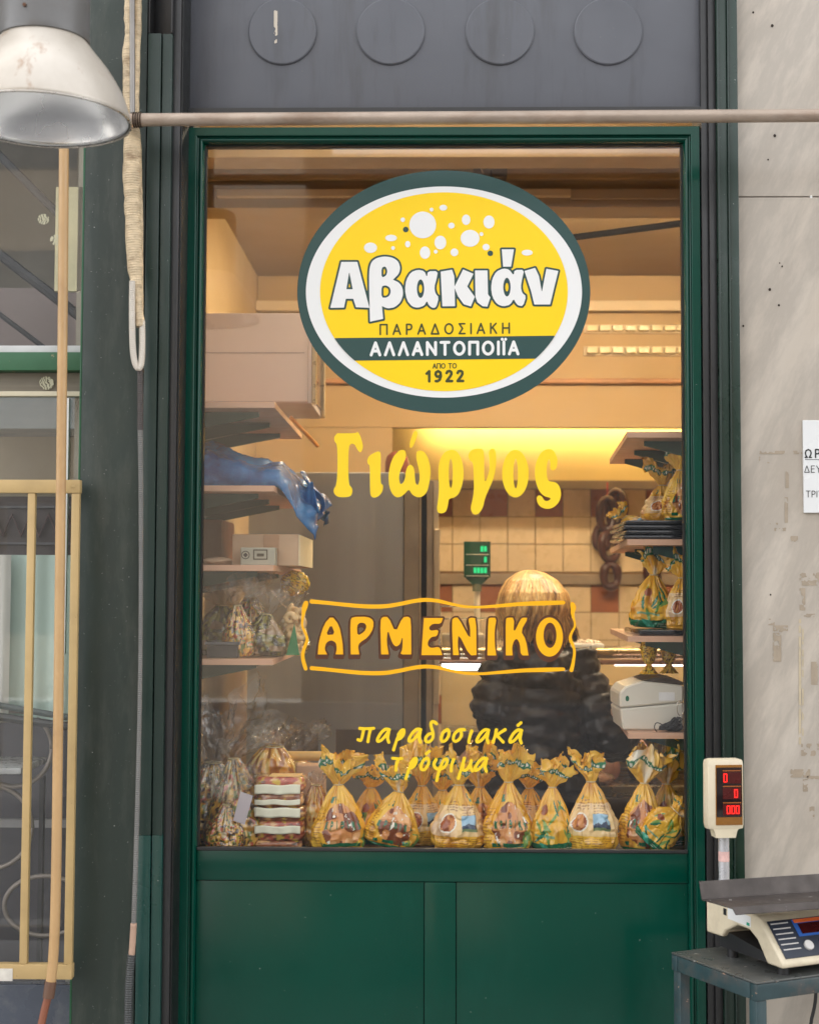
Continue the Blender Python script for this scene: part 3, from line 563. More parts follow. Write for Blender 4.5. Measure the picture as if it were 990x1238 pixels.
# -- horizontal tube
yp = -.24
hp = [P(150, 145, yp), P(1010, 139.5, yp)]; hp[1] = hp[1]+(hp[1]-hp[0])*.25
ht = thing('horizontal_tube', hp[0], 'worn brownish steel tube running level in front of the grey panel', 'tube')
obj('tube', MB().tube([hp[0]+(hp[1]-hp[0])*t for t in np.linspace(0, 1, 9)], .0148, 20), M['steel'], ht, smooth=True)
WIRE = mat('rusty_tie_wire', lin(70, 54, 42), .6, .5)
for q in np.linspace(-.002, .006, 4): obj('tie_wire', MB().tube([(hp[0][0]+.028+q*2, yp+.0165*math.cos(a), hp[0][2]+.0165*math.sin(a)) for a in np.linspace(0, 2*math.pi, 21)], .0016, 6), WIRE, ht, smooth=True)
hr = obj('hanging_rod', MB().tube([P(160.5, 137, yp), P(160, -60, yp)], .0062, 14), mat('grey_steel_rod', lin(140, 136, 132), .4, .4), smooth=True, label='thin grey steel rod rising vertically from the end of the level tube', cat='rod')
# -- taped cable bundle, white loops, corrugated conduit
def ridged(path, r, pitch, amp, n=14, steps=None, seed=0, flat=1.0, lump=0):
    path = chaikin3(path); seg = np.linalg.norm(np.diff(path, axis=0), axis=1); L = np.concatenate([[0], np.cumsum(seg)])
    k = max(6, int(L[-1]/pitch*4)); s = np.linspace(0, L[-1], k); pts = np.stack([np.interp(s, L, path[:, i]) for i in range(3)], 1)
    rr = np.interp(s, np.linspace(0, L[-1], len(r)), r) if hasattr(r, '__len__') else np.full(k, r)
    rr = rr*(1+amp*np.sin(s/pitch*2*np.pi))+lump*fbm(np.stack([s*20, s*0, s*0+seed], 1), seed)
    return MB().tube(list(pts), list(rr), n)
def chaikin3(p, k=3):
    p = np.array(p, float)
    for _ in range(k):
        a, q = p[:-1], p[1:]; n = np.empty((len(a)*2, 3)); n[0::2] = .75*a+.25*q; n[1::2] = .25*a+.75*q; p = np.vstack([p[:1], n, p[-1:]])
    return p
yc = -.195
TAPE = mat('cream_wrapping_tape', lin(206, 186, 154), .6, var=.22, vs=30, sx=(1, 1, 2.5), dirt=(lin(120, 92, 64), .75, 20, (1, 1, 1.6)), bmp=.8, bs=60)
cb = thing('cable_bundle', P(168, 445, yc), 'cable bundle wrapped in cream tape hanging over the dark green casing with pale loops', 'cables')
obj('wrapped_cable', ridged([P(158, -40, yc), P(155, 60, yc), P(155, 120, yc), P(161, 160, yc), P(160, 240, yc), P(164, 330, yc), P(170, 395, yc)], [.0085, .009, .0125, .0215, .0185, .0165, .009], .0058, .045, 18, lump=.003), TAPE, cb, smooth='all')
obj('wrapped_cable', ridged([P(167, -40, yc+.02), P(166, 60, yc+.02), P(162, 140, yc+.02), P(166, 200, yc+.01), P(168, 300, yc+.01), P(171, 380, yc+.01)], [.009, .009, .011, .012, .011, .006], .0052, .05, 14, seed=4, lump=.001), TAPE, cb, smooth='all')
FLEX = mat('pale_corrugated_hose', lin(208, 200, 188), .5, var=.08, vs=8)
obj('loop', ridged([P(160.5, 340, yc-.012), P(160, 370, yc-.012), P(160.5, 425, yc-.012), P(165, 445, yc-.01), P(171, 445, yc-.01), P(172.5, 420, yc-.005), P(172, 388, yc)], .0072, .0042, .10), FLEX, cb, smooth='all')
cd = thing('corrugated_conduit', P(160, 1238, yc), 'thin grey corrugated conduit running down the edge of the dark green casing', 'conduit')
def cpath(a): return [P(x, y, yc) for x, y in a]
obj('dark_hose', ridged(cpath([(170, 440), (170, 470), (170, 520)]), .0068, .0042, .12), mat('dark_brown_hose', lin(72, 66, 64), .5), cd, smooth='all')
obj('hose', ridged(cpath([(170, 519), (171, 600), (170.5, 800), (167, 960), (164, 1060), (162, 1118)]), [.0062, .0052, .0048, .0050, .0054, .0056], .0048, .14), mat('grey_hose', lin(112, 111, 108), .5), cd, smooth='all')
obj('tape_wrap', ridged(cpath([(162, 1116), (161, 1135), (159.5, 1156)]), .0072, .02, .02), mat('pinkish_tape', lin(176, 146, 126), .6), cd, smooth='all')
obj('black_hose', ridged(cpath([(159.5, 1154), (157, 1180), (155.5, 1220), (156, 1262)]), .0092, .0052, .12), mat('black_hose', lin(64, 66, 66), .45), cd, smooth='all')
# -- tan vertical tube, copper end
yt = -.25
vt = thing('vertical_tube', P(48, 1238, yt), 'tan painted tube standing upright before the window guard with a reddish lower end', 'tube')
vp = [P(78, -30, yt), P(78, 175, yt), P(76, 420, yt), P(74, 600, yt), P(70.5, 900, yt), P(68.5, 1060, yt), P(66, 1150, yt), P(61, 1196, yt)]
obj('tube', MB().tube(list(chaikin3(vp, 2)), .0112, 18), M['cane'], vt, smooth=True)
obj('sleeve', MB().tube([P(62, 1186, yt), P(59, 1206, yt)], .0128, 16), mat('brown_sleeve', lin(104, 76, 60), .5), vt, smooth=True); obj('copper_end', MB().tube([P(60, 1200, yt), P(54, 1222, yt), P(46, 1262, yt)], .0085, 16), M['copper'], vt, smooth=True)
# -- ochre window guard
yg = -.19
wg = thing('window_guard', P(40, 1184, yg), 'ochre painted metal guard of rails and upright bars before the side window', 'window guard')
def gbar(name, px0, py0, px1, py1, dy=.018, ymid=None):
    ym = ymid or (py0+py1)/2
    a, b = P(px0, ym, yg), P(px1, ym, yg); z0, z1 = Z(py1, yg, 60), Z(py0, yg, 60)
    obj(name, MB().box((a[0], yg, z0), (b[0], yg+dy, z1), .0018), M['yellowpaint'], wg, smooth=True)
xg0 = P(97, 590, yg)[0]
obj('rail', MB().box((-1.6, yg-.002, Z(596, yg, 60)), (xg0, yg+.022, Z(580, yg, 60)), .002), M['yellowpaint'], wg, smooth=True)
obj('rail', MB().box((-1.6, yg-.002, Z(1184, yg, 60)), (xg0, yg+.022, Z(1166, yg, 60)), .002), M['yellowpaint'], wg, smooth=True)
zb0, zb1 = Z(1166, yg, 60)+.0005, Z(596, yg, 60)-.0005
for pa_, pb_ in ((33, 42), (86, 95.5)):
    a, b = P(pa_, 650, yg)[0], P(pb_, 650, yg)[0]; obj('bar', MB().box((a, yg, zb0), (b, yg+.016, zb1), .0015), M['yellowpaint'], wg, smooth=True)
for q in (-1.12, -1.32, -1.5): obj('bar', MB().box((q, yg, zb0), (q+.017, yg+.016, zb1), .0015), M['yellowpaint'], wg, smooth=True)
obj('paper_tape', MB().box(P(-6, 1186, yg-.0035), P(16, 1171, yg-.0025)), mat('white_tape', lin(205, 200, 190), .7, var=.15, vs=40), wg)
for px, py in ((84, 1168), (89, 587)):
    q = P(px, py, yg-.004); obj('bolt', MB().tube([q, q+np.array([0, .008, 0])], .005, 8), M['yellowpaint'], wg)
# -- side window
xw1 = xa-.0065; yw = 0.0
sw = thing('side_window', (xw1-.4, yw, 0), 'dusty side window with a green crossbar behind the ochre guard', 'window')
GB = mat('green_crossbar', lin(58, 104, 74), .5, var=.15, vs=8, chips=(lin(150, 140, 110), .70, 60))
zc0, zc1 = Z(450, yw, 60), Z(428, yw, 60); zsb = Z(1190, yw, 60)
obj('crossbar', MB().box((-2.2, yw-.03, zc0), (xw1, yw+.02, zc1), .003), GB, sw, smooth=True); obj('white_bead', MB().box((-2.2, yw-.018, zc1+.001), (xw1, yw+.0, zc1+.018), .002), mat('white_bead', lin(196, 196, 196), .4), sw)
obj('cream_bead', MB().box((-2.2, yw-.015, Z(480, yw, 60)), (xw1, yw+.01, Z(474, yw, 60)), .002), mat('cream_bead', lin(205, 195, 170), .5), sw)
obj('glass_pane', MB().box((-2.2, yw, zc1+.019), (xw1, yw+.005, 3.14)), M['dustglass'], sw); obj('glass_pane', MB().box((-2.2, yw, zsb), (xw1, yw+.005, Z(481, yw, 60))), M['dustglass'], sw)
obj('rail_board', MB().box((-2.2, yw+.002, Z(474, yw, 60)), (xw1, yw+.02, zc0-.001)), mat('worn_grey_board', lin(128, 120, 106), .7, var=.2, vs=12, sx=(.1, 1, 4)), sw)
obj('lower_panel', MB().box((-2.2, yw-.004, .02), (xw1, yw+.03, zsb-.001), .002), mat('dark_blue_grey_paint', lin(78, 84, 96), .3, var=.12, vs=5, dirt=(lin(130, 130, 130), .5, 12)), sw)
obj('white_stop', MB().box((X(78, 700, yw), yw-.012, Z(790, yw, 60)), (X(82, 700, yw), yw-.001, Z(482, yw, 60)), .001), M['white'], sw)
GUM = mat('glue_spot', lin(190, 186, 160), .8)
for px, py, r, sd in ((53, 265, 7, 1), (68, 290, 7, 2), (57, 463, 9, 3)):
    f = lambda a, b, px=px, py=py, r=r, sd=sd: np.maximum(np.hypot(a-px, (b-py)*1.1)-r, .6-np.abs(np.sin((a-px)*.9+2*fbm(np.stack([a*.2, b*.2, a*0+sd], -1), sd)))*1.2)
    obj('glue_spot', fillmesh(f, px-r-1, px+r+1, py-r-1, py+r+1, .4, (yw if py < 400 else yw-.004)-.0008), GUM, sw)
# room behind the side window; contents invented where the pane mostly mirrors the street
rm = lambda n, a, b, m, **kw: obj(n, MB().box(a, b), m, **kw)
SB = mat('side_room_plaster', lin(150, 146, 134), .8, var=.08, vs=2)
sidew = thing('side_room_wall', (-1.8, 1.5, 0), 'grey beige back wall of the room seen through the dusty side window', 'wall')
obj('wall_face', MB().box((-2.6, 1.5, 0), (-.90, 1.56, 3.14)), SB, sidew); obj('wall_face', MB().box((-2.62, .03, 0), (-2.56, 1.5, 3.14)), SB, sidew); obj('wall_face', MB().box((-.90, .06, 0), (-.865, 1.56, 3.14)), SB, sidew)
rm('side_room_floor', (-2.6, .02, .0), (-.9, 1.56, .012), ASPH, kind='structure'); rm('side_room_ceiling', (-2.6, .02, 3.1), (-.9, 1.56, 3.14), SB, kind='structure')
rm('cream_board', P(66, 352, .06), P(118, 228, .075), mat('cream_board', lin(222, 212, 170), .6), label='cream board standing upright inside the side window', cat='board')
BR = mat('mirrored_brace_grey', lin(48, 50, 53), .5)  # bars modelled where slanting struts are mirrored in the pane
for i, (a, b, lb_) in enumerate([((-20, 168), (80, 268), 'stand-in for an upper slanting grey brace inside the side window'), ((-20, 292), (100, 385), 'stand-in for a darker slanting brace inside the side window above the crossbar'), ((-20, 365), (60, 425), 'stand-in for a short low slanting brace just above the green crossbar')]):
    obj('mirrored_brace', MB().tube([P(*a, .35), P(*b, .35)], (.011, .014, .007)[i], 8), BR, label=lb_, cat='mirrored_brace')
rm('mauve_panel', P(-60, 424, .55), P(125, 350, .57), mat('mauve_grey_panel', lin(138, 126, 122), .7, var=.1, vs=3), label='dull mauve grey panel above the green crossbar behind the glass', cat='panel')
rm('blue_grey_shelf', P(-60, 518, .3), P(125, 484, .5), mat('blue_grey_board', lin(140, 150, 152), .5, var=.1, vs=4, sx=(.3, 1, 4)), label='pale blue grey shelf block behind the side window glass', cat='shelf')
rm('beige_panel', P(-60, 600, .56), P(125, 519, .6), mat('beige_panel', lin(170, 160, 138), .7, var=.05), label='beige panel above the ochre rail behind the side window', cat='panel')
lat = thing('lattice_board', P(40, 670, .4), 'dark brown board with a zigzag lattice behind the side window', 'board')
DKB = mat('dark_brown_board', lin(78, 70, 68), .6, var=.1); obj('board', MB().box(P(-60, 672, .4), P(125, 601, .42)), DKB, lat)
zz = [P(-40+i*11, 622 if i % 2 else 648, .392) for i in range(15)]; obj('zigzag', MB().tube(zz, .004, 6), mat('plum_trim', lin(104, 80, 78), .5), lat)
for py in (612, 656): obj('trim', MB().box(P(-60, py+2, .392), P(125, py, .399)), mat('slate_trim', lin(96, 96, 98), .5), lat)
def curtain(name, px0, px1, py0, py1, y, m, label, waves=9, amp=.012):
    us = np.linspace(0, 1, waves*12); a, b = P(px0, py0, y), P(px1, py0, y); z0, z1 = Z(py1, y, 60), Z(py0, y, 60)
    G = [[(a[0]+(b[0]-a[0])*u, y+amp*(.6+.4*t)*math.sin(u*waves*2*math.pi+math.sin(u*9)), z1+(z0-z1)*t) for u in us] for t in np.linspace(0, 1, 12)]
    obj(name, MB().grid(np.array(G)), m, smooth='all', label=label, cat='curtain')
curtain('mint_curtain', -60, 122, 671, 872, .15, mat('mint_cloth', lin(196, 218, 208), .8, var=.05, vs=3), 'pale mint curtain hanging behind the upright guard bars', 5, .008)
curtain('white_curtain', -60, 14, 671, 872, .12, mat('white_cloth', lin(214, 214, 206), .8, var=.05, vs=3), 'white curtain edge beside the mint curtain behind the guard', 4, .008)
obj('dark_bar', MB().tube([P(-40, 846, .08), P(110, 872, .08)], .008, 8), mat('slate_bar', lin(84, 96, 94), .4), label='upper thin dark bar crossing below the mint curtain', cat='bar')
obj('dark_bar', MB().tube([P(-40, 861, .08), P(110, 882, .08)], .010, 8), mat('slate_bar_dark', lin(70, 72, 72), .4), label='lower thicker dark bar crossing below the mint curtain', cat='bar')
rm("smoky_board", P(-60, 1260, .6), P(125, 874, .62), mat('smoky_panel', lin(76, 76, 82), .35, var=.15, vs=3), label='smoky dark panel low behind the side window', cat='panel')
st = thing('marble_table', P(30, 1180, .3), 'small table with white grey marble edge behind the window guard', 'table')
obj('table_top', MB().box(P(-60, 936, .06), P(58, 915, .3), .006), mat('grey_marble', lin(190, 192, 192), .3, var=.12, vs=22), st, smooth=True); obj('leg', MB().box(P(44, 1186, .3), P(56, 937, .32)), mat('dark_leg', lin(50, 52, 56), .4), st)
IRON = mat('pale_scroll_iron', lin(142, 134, 126), .45, .3)
for i, (px, py, r, lb_) in enumerate([(18, 905, 46, 'largest pale iron hoop behind the guard at the marble table'), (-10, 1000, 50, 'pale iron hoop below the marble table'), (55, 1095, 50, 'lowest pale iron hoop near the bottom rail of the guard')]):
    c = P(px, py, .15); rr = r*.00205
    obj('iron_hoop', MB().tube([(c[0]+rr*math.cos(a), .15, c[2]+(rr*.72 if i == 2 else rr)*math.sin(a)) for a in np.linspace(0, 2*math.pi, 49)], .006, 8), IRON, smooth='all', label=lb_, cat='iron hoop')
obj('table_rail', MB().box(P(-60, 1000, .4), P(125, 990, .42)), mat('pale_rail', lin(150, 150, 150), .4), label='pale level rail behind the iron hoops', cat='rail')
# ---- table with the weighing scale
TZ = .72
bl = PZ(811, 1151, TZ); fl_ = PZ(914, 1188, TZ)
e1 = fl_-bl; Ld = np.linalg.norm(e1); ang = math.atan2(e1[1], e1[0]); ex = np.array([math.cos(ang+math.pi/2-.05), math.sin(ang+math.pi/2-.05), 0]); ed = e1/Ld; LW = .50
UP = np.array([0, 0, 1.0])
tb = thing('metal_table', (bl[0]+.2, bl[1], 0), 'small scuffed blue green metal table carrying the weighing scale', 'table')
TBM = mat('scuffed_table_paint', lin(44, 64, 68), .4, var=.3, vs=9, chips=(lin(176, 140, 116), .69, 75), dirt=(lin(96, 80, 72), .7, 10), bmp=.12)
TBT = mat('scuffed_table_top', lin(92, 94, 92), .35, .2, var=.3, vs=12, chips=(lin(180, 176, 168), .69, 40), dirt=(lin(56, 58, 58), .8, 6))
def obox(o, a, la, b, lb2, z0, z1, bev=.003):
    mb = MB().box((0, 0, z0), (la, lb2, z1), bev); mb.v = [tuple(o+np.array(a)*x+np.array(b)*y+UP*(z-o[2])) for x, y, z in mb.v]; return mb
obj('top', obox(bl, ex, LW, ed, Ld, TZ-.004, TZ, .0015), TBT, tb, smooth=True)
for (o, a, la, b, lb2) in ((bl+ed*(Ld-.02), ex, LW, ed, .02), (bl, ex, LW, ed, .02), (bl+ed*.0205, ed, Ld-.041, ex, .02), (bl+ed*.0205+ex*(LW-.02), ed, Ld-.041, ex, .02)): obj('apron', obox(o, a, la, b, lb2, TZ-.038, TZ-.0045), TBM, tb, smooth=True)
for u in (.003, LW-.028):
    for v in (.003, Ld-.028): obj('leg', obox(bl+ex*u+ed*v, ex, .025, ed, .025, 0, TZ-.0385), TBM, tb, smooth=True)
# scale
sc = thing('weighing_scale', bl+ex*.2+ed*.1+UP*0, 'beige shop scale with steel tray, keypad and red digits on a pole display', 'scale')
WL[sc.name] = np.array([bl[0]+ex[0]*.2, bl[1]+ex[1]*.2, TZ]); sc.location = WL[sc.name].tolist()
BEI = mat('beige_plastic', lin(216, 204, 178), .4, var=.06, vs=8, bmp=.02, dirt=(lin(150, 132, 108), .3, 14))
BLKP = mat('black_plastic', (.02, .02, .022), .4, bmp=0)
so_ = bl+ex*.065+ed*(.13*Ld)                      # rear corner of the body
SD, SW = Ld*.88, .34
profS = [(.0, .045), (.0, .112), (.02, .122), (SD*.68, .112), (SD*.72, .106), (SD*1.0, .030), (SD*.99, .020), (SD*.80, .020), (SD*.68, .062), (SD*.58, .078), (SD*.42, .080), (SD*.26, .060), (SD*.22, .045)]
q3 = lambda u, h, s=0: so_+ed*u+UP*(TZ-so_[2]+h)+ex*s
mbS = MB(); n = len(profS)
for s0, s1, ins in ((0.0, SW, 0),): mbS.prism([q3(u, h, s0) for u, h in profS], ex*SW)
ob = obj('body', mbS, BEI, sc, smooth=20)
bv = ob.modifiers.new('edge', 'BEVEL'); bv.width = .004; bv.segments = 2; bv.limit_method = 'ANGLE'; bv.angle_limit = R_(25)
obj('underside', MB().prism([q3(u, h, .012) for u, h in ((.03, .02), (.03, .06), (SD*.9, .03), (SD*.9, .018))], ex*(SW-.03)), BLKP, sc)
for u, s in ((.05, .03), (SD*.85, .03), (.05, SW-.05), (SD*.85, SW-.05)): obj('foot', MB().tube([q3(u, 0, s), q3(u, .02, s)], .012, 12), BLKP, sc, smooth=True)
obj('sticker', MB().prism([q3(SD*.30, .088, -.0008), q3(SD*.30, .112, -.0008), q3(SD*.60, .106, -.0008), q3(SD*.60, .084, -.0008)], ex*.0006), mat('white_label', (.75, .76, .76), .4, var=.03), sc)
obj('badge', MB().prism([q3(SD*.24, .094, -.0008), q3(SD*.24, .108, -.0008), q3(SD*.28, .107, -.0008), q3(SD*.28, .093, -.0008)], ex*.0006), BLKP, sc)
obj('green_dot', MB().prism([q3(SD*.55, .087, -.0014), q3(SD*.55, .093, -.0014), q3(SD*.585, .092, -.0014), q3(SD*.585, .086, -.0014)], ex*.0006), mat('teal_mark', lin(0, 150, 120), .4), sc)
# front panel: local frame on the sloping face
fa, fb_ = q3(SD*.725, .1055), q3(SD*.992, .0325); fd = (fb_-fa); FL = np.linalg.norm(fd); fd /= FL; fn = np.cross(fd, ex); fn = fn if fn[2] > 0 else -fn
def fp(name, s0, s1, v0, v1, h, m, th=.0012):
    o = fa+fn*h; obj(name, MB().prism([o+ex*s0*SW+fd*v0*FL, o+ex*s1*SW+fd*v0*FL, o+ex*s1*SW+fd*v1*FL, o+ex*s0*SW+fd*v1*FL], fn*th), m, sc)
KEYB = mat('dark_blue_keypad', lin(44, 50, 62), .35, bmp=0); BLUE = mat('blue_print', lin(46, 92, 168), .4, bmp=0); ORG = mat('orange_print', lin(220, 104, 48), .4, bmp=0)
LEDOFF = mat('dark_red_window', lin(58, 14, 16), .15, bmp=0); KEY = mat('white_key', lin(205, 202, 198), .4, bmp=0); REDK = mat('red_print', lin(190, 60, 50), .4, bmp=0)
fp('keypad', .035, .975, .06, .93, .0004, KEYB)
for s0 in (.21, .55): fp('display_surround', s0, s0+.30, .08, .48, .0018, BLUE); fp('display_bar', s0+.01, s0+.29, .09, .17, .0032, ORG); fp('display_window', s0+.03, s0+.27, .19, .43, .0032, LEDOFF)
for i in range(6): fp('print_line', .05, .18, .12+.12*i, .145+.12*i, .0018, KEY, .0004)
for r in range(2):
    for c_ in range(4): fp('key', .37+.105*c_, .37+.105*c_+.085, .55+.19*r, .70+.19*r, .0018, KEY, .0022); fp('key_print', .39+.105*c_, .37+.105*c_+.06, .60+.19*r, .64+.19*r, .0042, REDK, .0003)
kc = fa+fn*.0018+ex*.24*SW+fd*.70*FL; obj('knob', MB().tube([kc, kc+fn*.005], .0105, 24), KEY, sc, smooth=True)
# tray with raised back
TRAY = mat('scratched_steel_tray', lin(82, 76, 73), .5, .45, var=.3, vs=12, chips=(lin(205, 202, 198), .70, 45), bmp=.08)
t0 = PZ(848, 1087, TZ+.148); tu = np.array([ex[0]*math.cos(.12)+ex[1]*math.sin(.12), ex[1]*math.cos(.12)-ex[0]*math.sin(.12), 0])*.42; tv = ed*(Ld*.34)
lipv = UP*.035-ed*.008
mb = MB(); mb.add([t0, t0+tu, t0+tu+lipv, t0+lipv], [(0, 1, 2, 3)]); mb.add([t0, t0+tu, t0+tu+tv, t0+tv], [(0, 1, 2, 3)]); mb.add([t0+tv, t0+tv+tu, t0+tv+tu+ed*.012-UP*.012, t0+tv+ed*.012-UP*.012], [(0, 1, 2, 3)])
tro = obj('tray', mb, TRAY, sc); so2 = tro.modifiers.new('thick', 'SOLIDIFY'); so2.thickness = .0022
obj('tray_post', MB().tube([q3(SD*.35, .11, SW*.5), q3(SD*.35, .146, SW*.5)], .02, 16), BLKP, sc, smooth=True)
# pole display
yd = bl[1]+.03
pc = P(875, 1090, yd)
zt = Z(1006, yd, 875)
obj('pole', MB().tube([(pc[0], yd, TZ+.03), (pc[0], yd, zt)], .0118, 20), mat('pale_grey_pole', lin(196, 196, 200), .28, .4, var=.04), sc, smooth=True)
obj('pole_sticker', MB().lathe([(.0121, 0), (.0121, .022)], (pc[0], yd, Z(1041, yd, 875)), 20), mat('pink_label', lin(214, 176, 170), .5, var=.2, vs=60), sc, smooth=True)
ha, hb = P(850.5, 1001, yd), P(896.5, 916, yd); yh = yd-.028
hx = (ha[0]+hb[0])/2; tw = .14                 # head turned a little
def hp_(x, y, z): return np.array([hx+(x-hx)*math.cos(tw)-(y-yh)*math.sin(tw), yh+(x-hx)*math.sin(tw)+(y-yh)*math.cos(tw), z])
def hbox(name, x0, y0, z0, x1, y1, z1, bev, m):
    mb = MB().box((x0, y0, z0), (x1, y1, z1), bev); mb.v = [tuple(hp_(*q)) for q in mb.v]; return obj(name, mb, m, sc, smooth=40)
hbox('display_head', ha[0], yh-.004, ha[2], hb[0], yh+.034, hb[2], .012, BEI)
mb = MB(); ww = hb[0]-ha[0]
mb.loft([[hp_(hx+sx*ww*f, yh+.015+sy*.016, z) for sx, sy in ((-.5, -1), (.5, -1), (.5, 1), (-.5, 1))] for f, z in ((.52, zt-.008), (.60, zt+.006), (.82, zt+.02))]); obj('display_neck', mb, BEI, sc)
AMB = mat('amber_window', lin(140, 92, 30), .2, bmp=0); DKW = mat('black_window', (.012, .006, .006), .12, bmp=0); RED = emit('red_digit', (1.0, .012, .008), .42)
wz = lambda f: ha[2]+(hb[2]-ha[2])*f; wx = lambda f: ha[0]+ww*f
hbox('display_panel', wx(.22), yh-.0055, wz(.075), wx(.93), yh-.0035, wz(.92), .0008, AMB); hbox('display_window', wx(.24), yh-.0068, wz(.19), wx(.91), yh-.005, wz(.885), .0005, DKW)
DRED = mat('dim_red_pane', lin(72, 12, 10), .3, bmp=0); OLINE = mat('orange_line', lin(150, 80, 30), .4, bmp=0)
for f0, f1, nd in ((.66, .82, 1), (.44, .60, 1), (.215, .37, 3)):
    hbox('digit_pane', wx(.40), yh-.0076, wz(f0), wx(.88), yh-.0069, wz(f1), 0, DRED); hbox('print_line', wx(.40), yh-.0076, wz(f1+.012), wx(.88), yh-.0069, wz(f1+.028), 0, OLINE)
    h_ = (f1-f0)*.74*(hb[2]-ha[2]); wdg = .115*ww; zb = wz(f0+(f1-f0)*.13)
    for i in range(nd):
        x1 = wx(.42) if nd == 1 and f0 > .6 else (wx(.70) if nd == 1 else wx(.50)+i*wdg*1.05); tk = .0016
        mb = MB()
        for a, b in (((0, 0), (wdg*.8, tk)), ((0, h_-tk), (wdg*.8, h_)), ((0, tk+.0003), (tk, h_-tk-.0003)), ((wdg*.8-tk, tk+.0003), (wdg*.8, h_-tk-.0003))):
            mb.box((x1+a[0], yh-.0085, zb+a[1]), (x1+b[0], yh-.0077, zb+b[1]))
        mb.v = [tuple(hp_(*q)) for q in mb.v]; obj('digit', mb, RED, sc)
obj('cable', MB().tube(list(chaikin3([P(986, 1196, yd+.1), P(985, 1215, yd+.1), P(977, 1245, yd+.1), (P(978, 1245, yd+.1)[0], yd+.1, .02)])), .004, 8), BLKP, smooth=True, label='thin black cable hanging beside the metal table', cat='cable')
# ================================================================ INSIDE THE SHOP
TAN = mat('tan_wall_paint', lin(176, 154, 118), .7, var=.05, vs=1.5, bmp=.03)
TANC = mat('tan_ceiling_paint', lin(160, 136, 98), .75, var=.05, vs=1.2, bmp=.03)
CREAM = mat('cream_trim', lin(200, 180, 146), .6, var=.05)
WOODE = mat('pinkish_beech_laminate', lin(206, 162, 132), .45, var=.08, vs=12, sx=(.3, .3, 4), bmp=.03)
BRK = mat('dark_green_bracket', lin(40, 78, 72), .5, var=.06)
XL, XR, YB, ZC = -.82, 1.9, 3.9, 2.94
rm('shop_floor', (-.86, .10, .0), (XR, YB, .012), mat('floor_tiles', (.3, .26, .2), .4, var=.1), kind='structure')
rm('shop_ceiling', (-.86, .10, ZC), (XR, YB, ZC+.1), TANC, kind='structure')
lw = thing('shop_wall', (XL, 1, 0), 'tan inner wall of the shop behind the first column of shelves and the white cabinet', 'wall')
obj('wall_face', MB().box((XL-.04, .1, .013), (XL, YB, ZC-.001)), TAN, lw)
lw2 = thing('shop_wall', (XR, 1, 0), 'tan inner wall of the shop beyond the deli counter', 'wall'); obj('wall_face', MB().box((XR-.04, .1, .013), (XR, YB, ZC-.001)), TAN, lw2)
rw = thing('shelf_partition', (.82, .5, 0), 'tan partition carrying the short shelves beside the white label printer', 'wall'); obj('wall_face', MB().box((.80, .1, .013), (.84, 1.05, ZC-.001)), TAN, rw)
rm('lintel_board', (-.7, .06, 2.74), (.79, .10, ZC+.1), CREAM, label='tan board above the glass inside the shop', cat='board')
# cross beam under the ceiling with pale rail
bmz0 = Z(251, 1.35)
be = thing('ceiling_beam', (0, 1.35, bmz0), 'boxed tan beam with a pale rail crossing under the shop ceiling', 'beam')
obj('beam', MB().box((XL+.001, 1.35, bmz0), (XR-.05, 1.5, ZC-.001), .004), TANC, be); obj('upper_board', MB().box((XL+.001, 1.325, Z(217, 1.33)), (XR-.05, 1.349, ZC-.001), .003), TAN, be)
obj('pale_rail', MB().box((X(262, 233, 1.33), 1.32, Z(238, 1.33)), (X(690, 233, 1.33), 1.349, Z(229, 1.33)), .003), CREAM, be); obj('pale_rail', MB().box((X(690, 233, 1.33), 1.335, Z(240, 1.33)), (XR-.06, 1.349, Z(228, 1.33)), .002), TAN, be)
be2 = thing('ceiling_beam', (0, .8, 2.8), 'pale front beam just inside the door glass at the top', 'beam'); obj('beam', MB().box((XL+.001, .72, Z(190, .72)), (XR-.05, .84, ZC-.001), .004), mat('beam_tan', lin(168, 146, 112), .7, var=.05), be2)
gb = thing('junction_box', P(592, 210, 1.28), 'small grey junction box with a loose wire above the oval sticker', 'junction box')
obj('box', MB().box(P(572, 214, 1.27), P(583, 188, 1.32), .003), mat('grey_box', lin(110, 104, 104), .5), gb); obj('box', MB().box(P(594, 214, 1.27), P(612, 190, 1.32), .003), mat('grey_box_dark', lin(96, 92, 96), .5), gb); obj('wire', MB().tube([P(577, 192, 1.262), P(584, 210, 1.262)], .002, 6), CREAM, gb)
obj('ceiling_conduit', MB().tube([P(640, 294, 1.22), P(840, 268, 1.12)], .011, 10), mat('dark_conduit', (.012, .010, .008), .8), smooth=True, label='dark slanting conduit under the ceiling beside the oval sticker', cat='conduit')
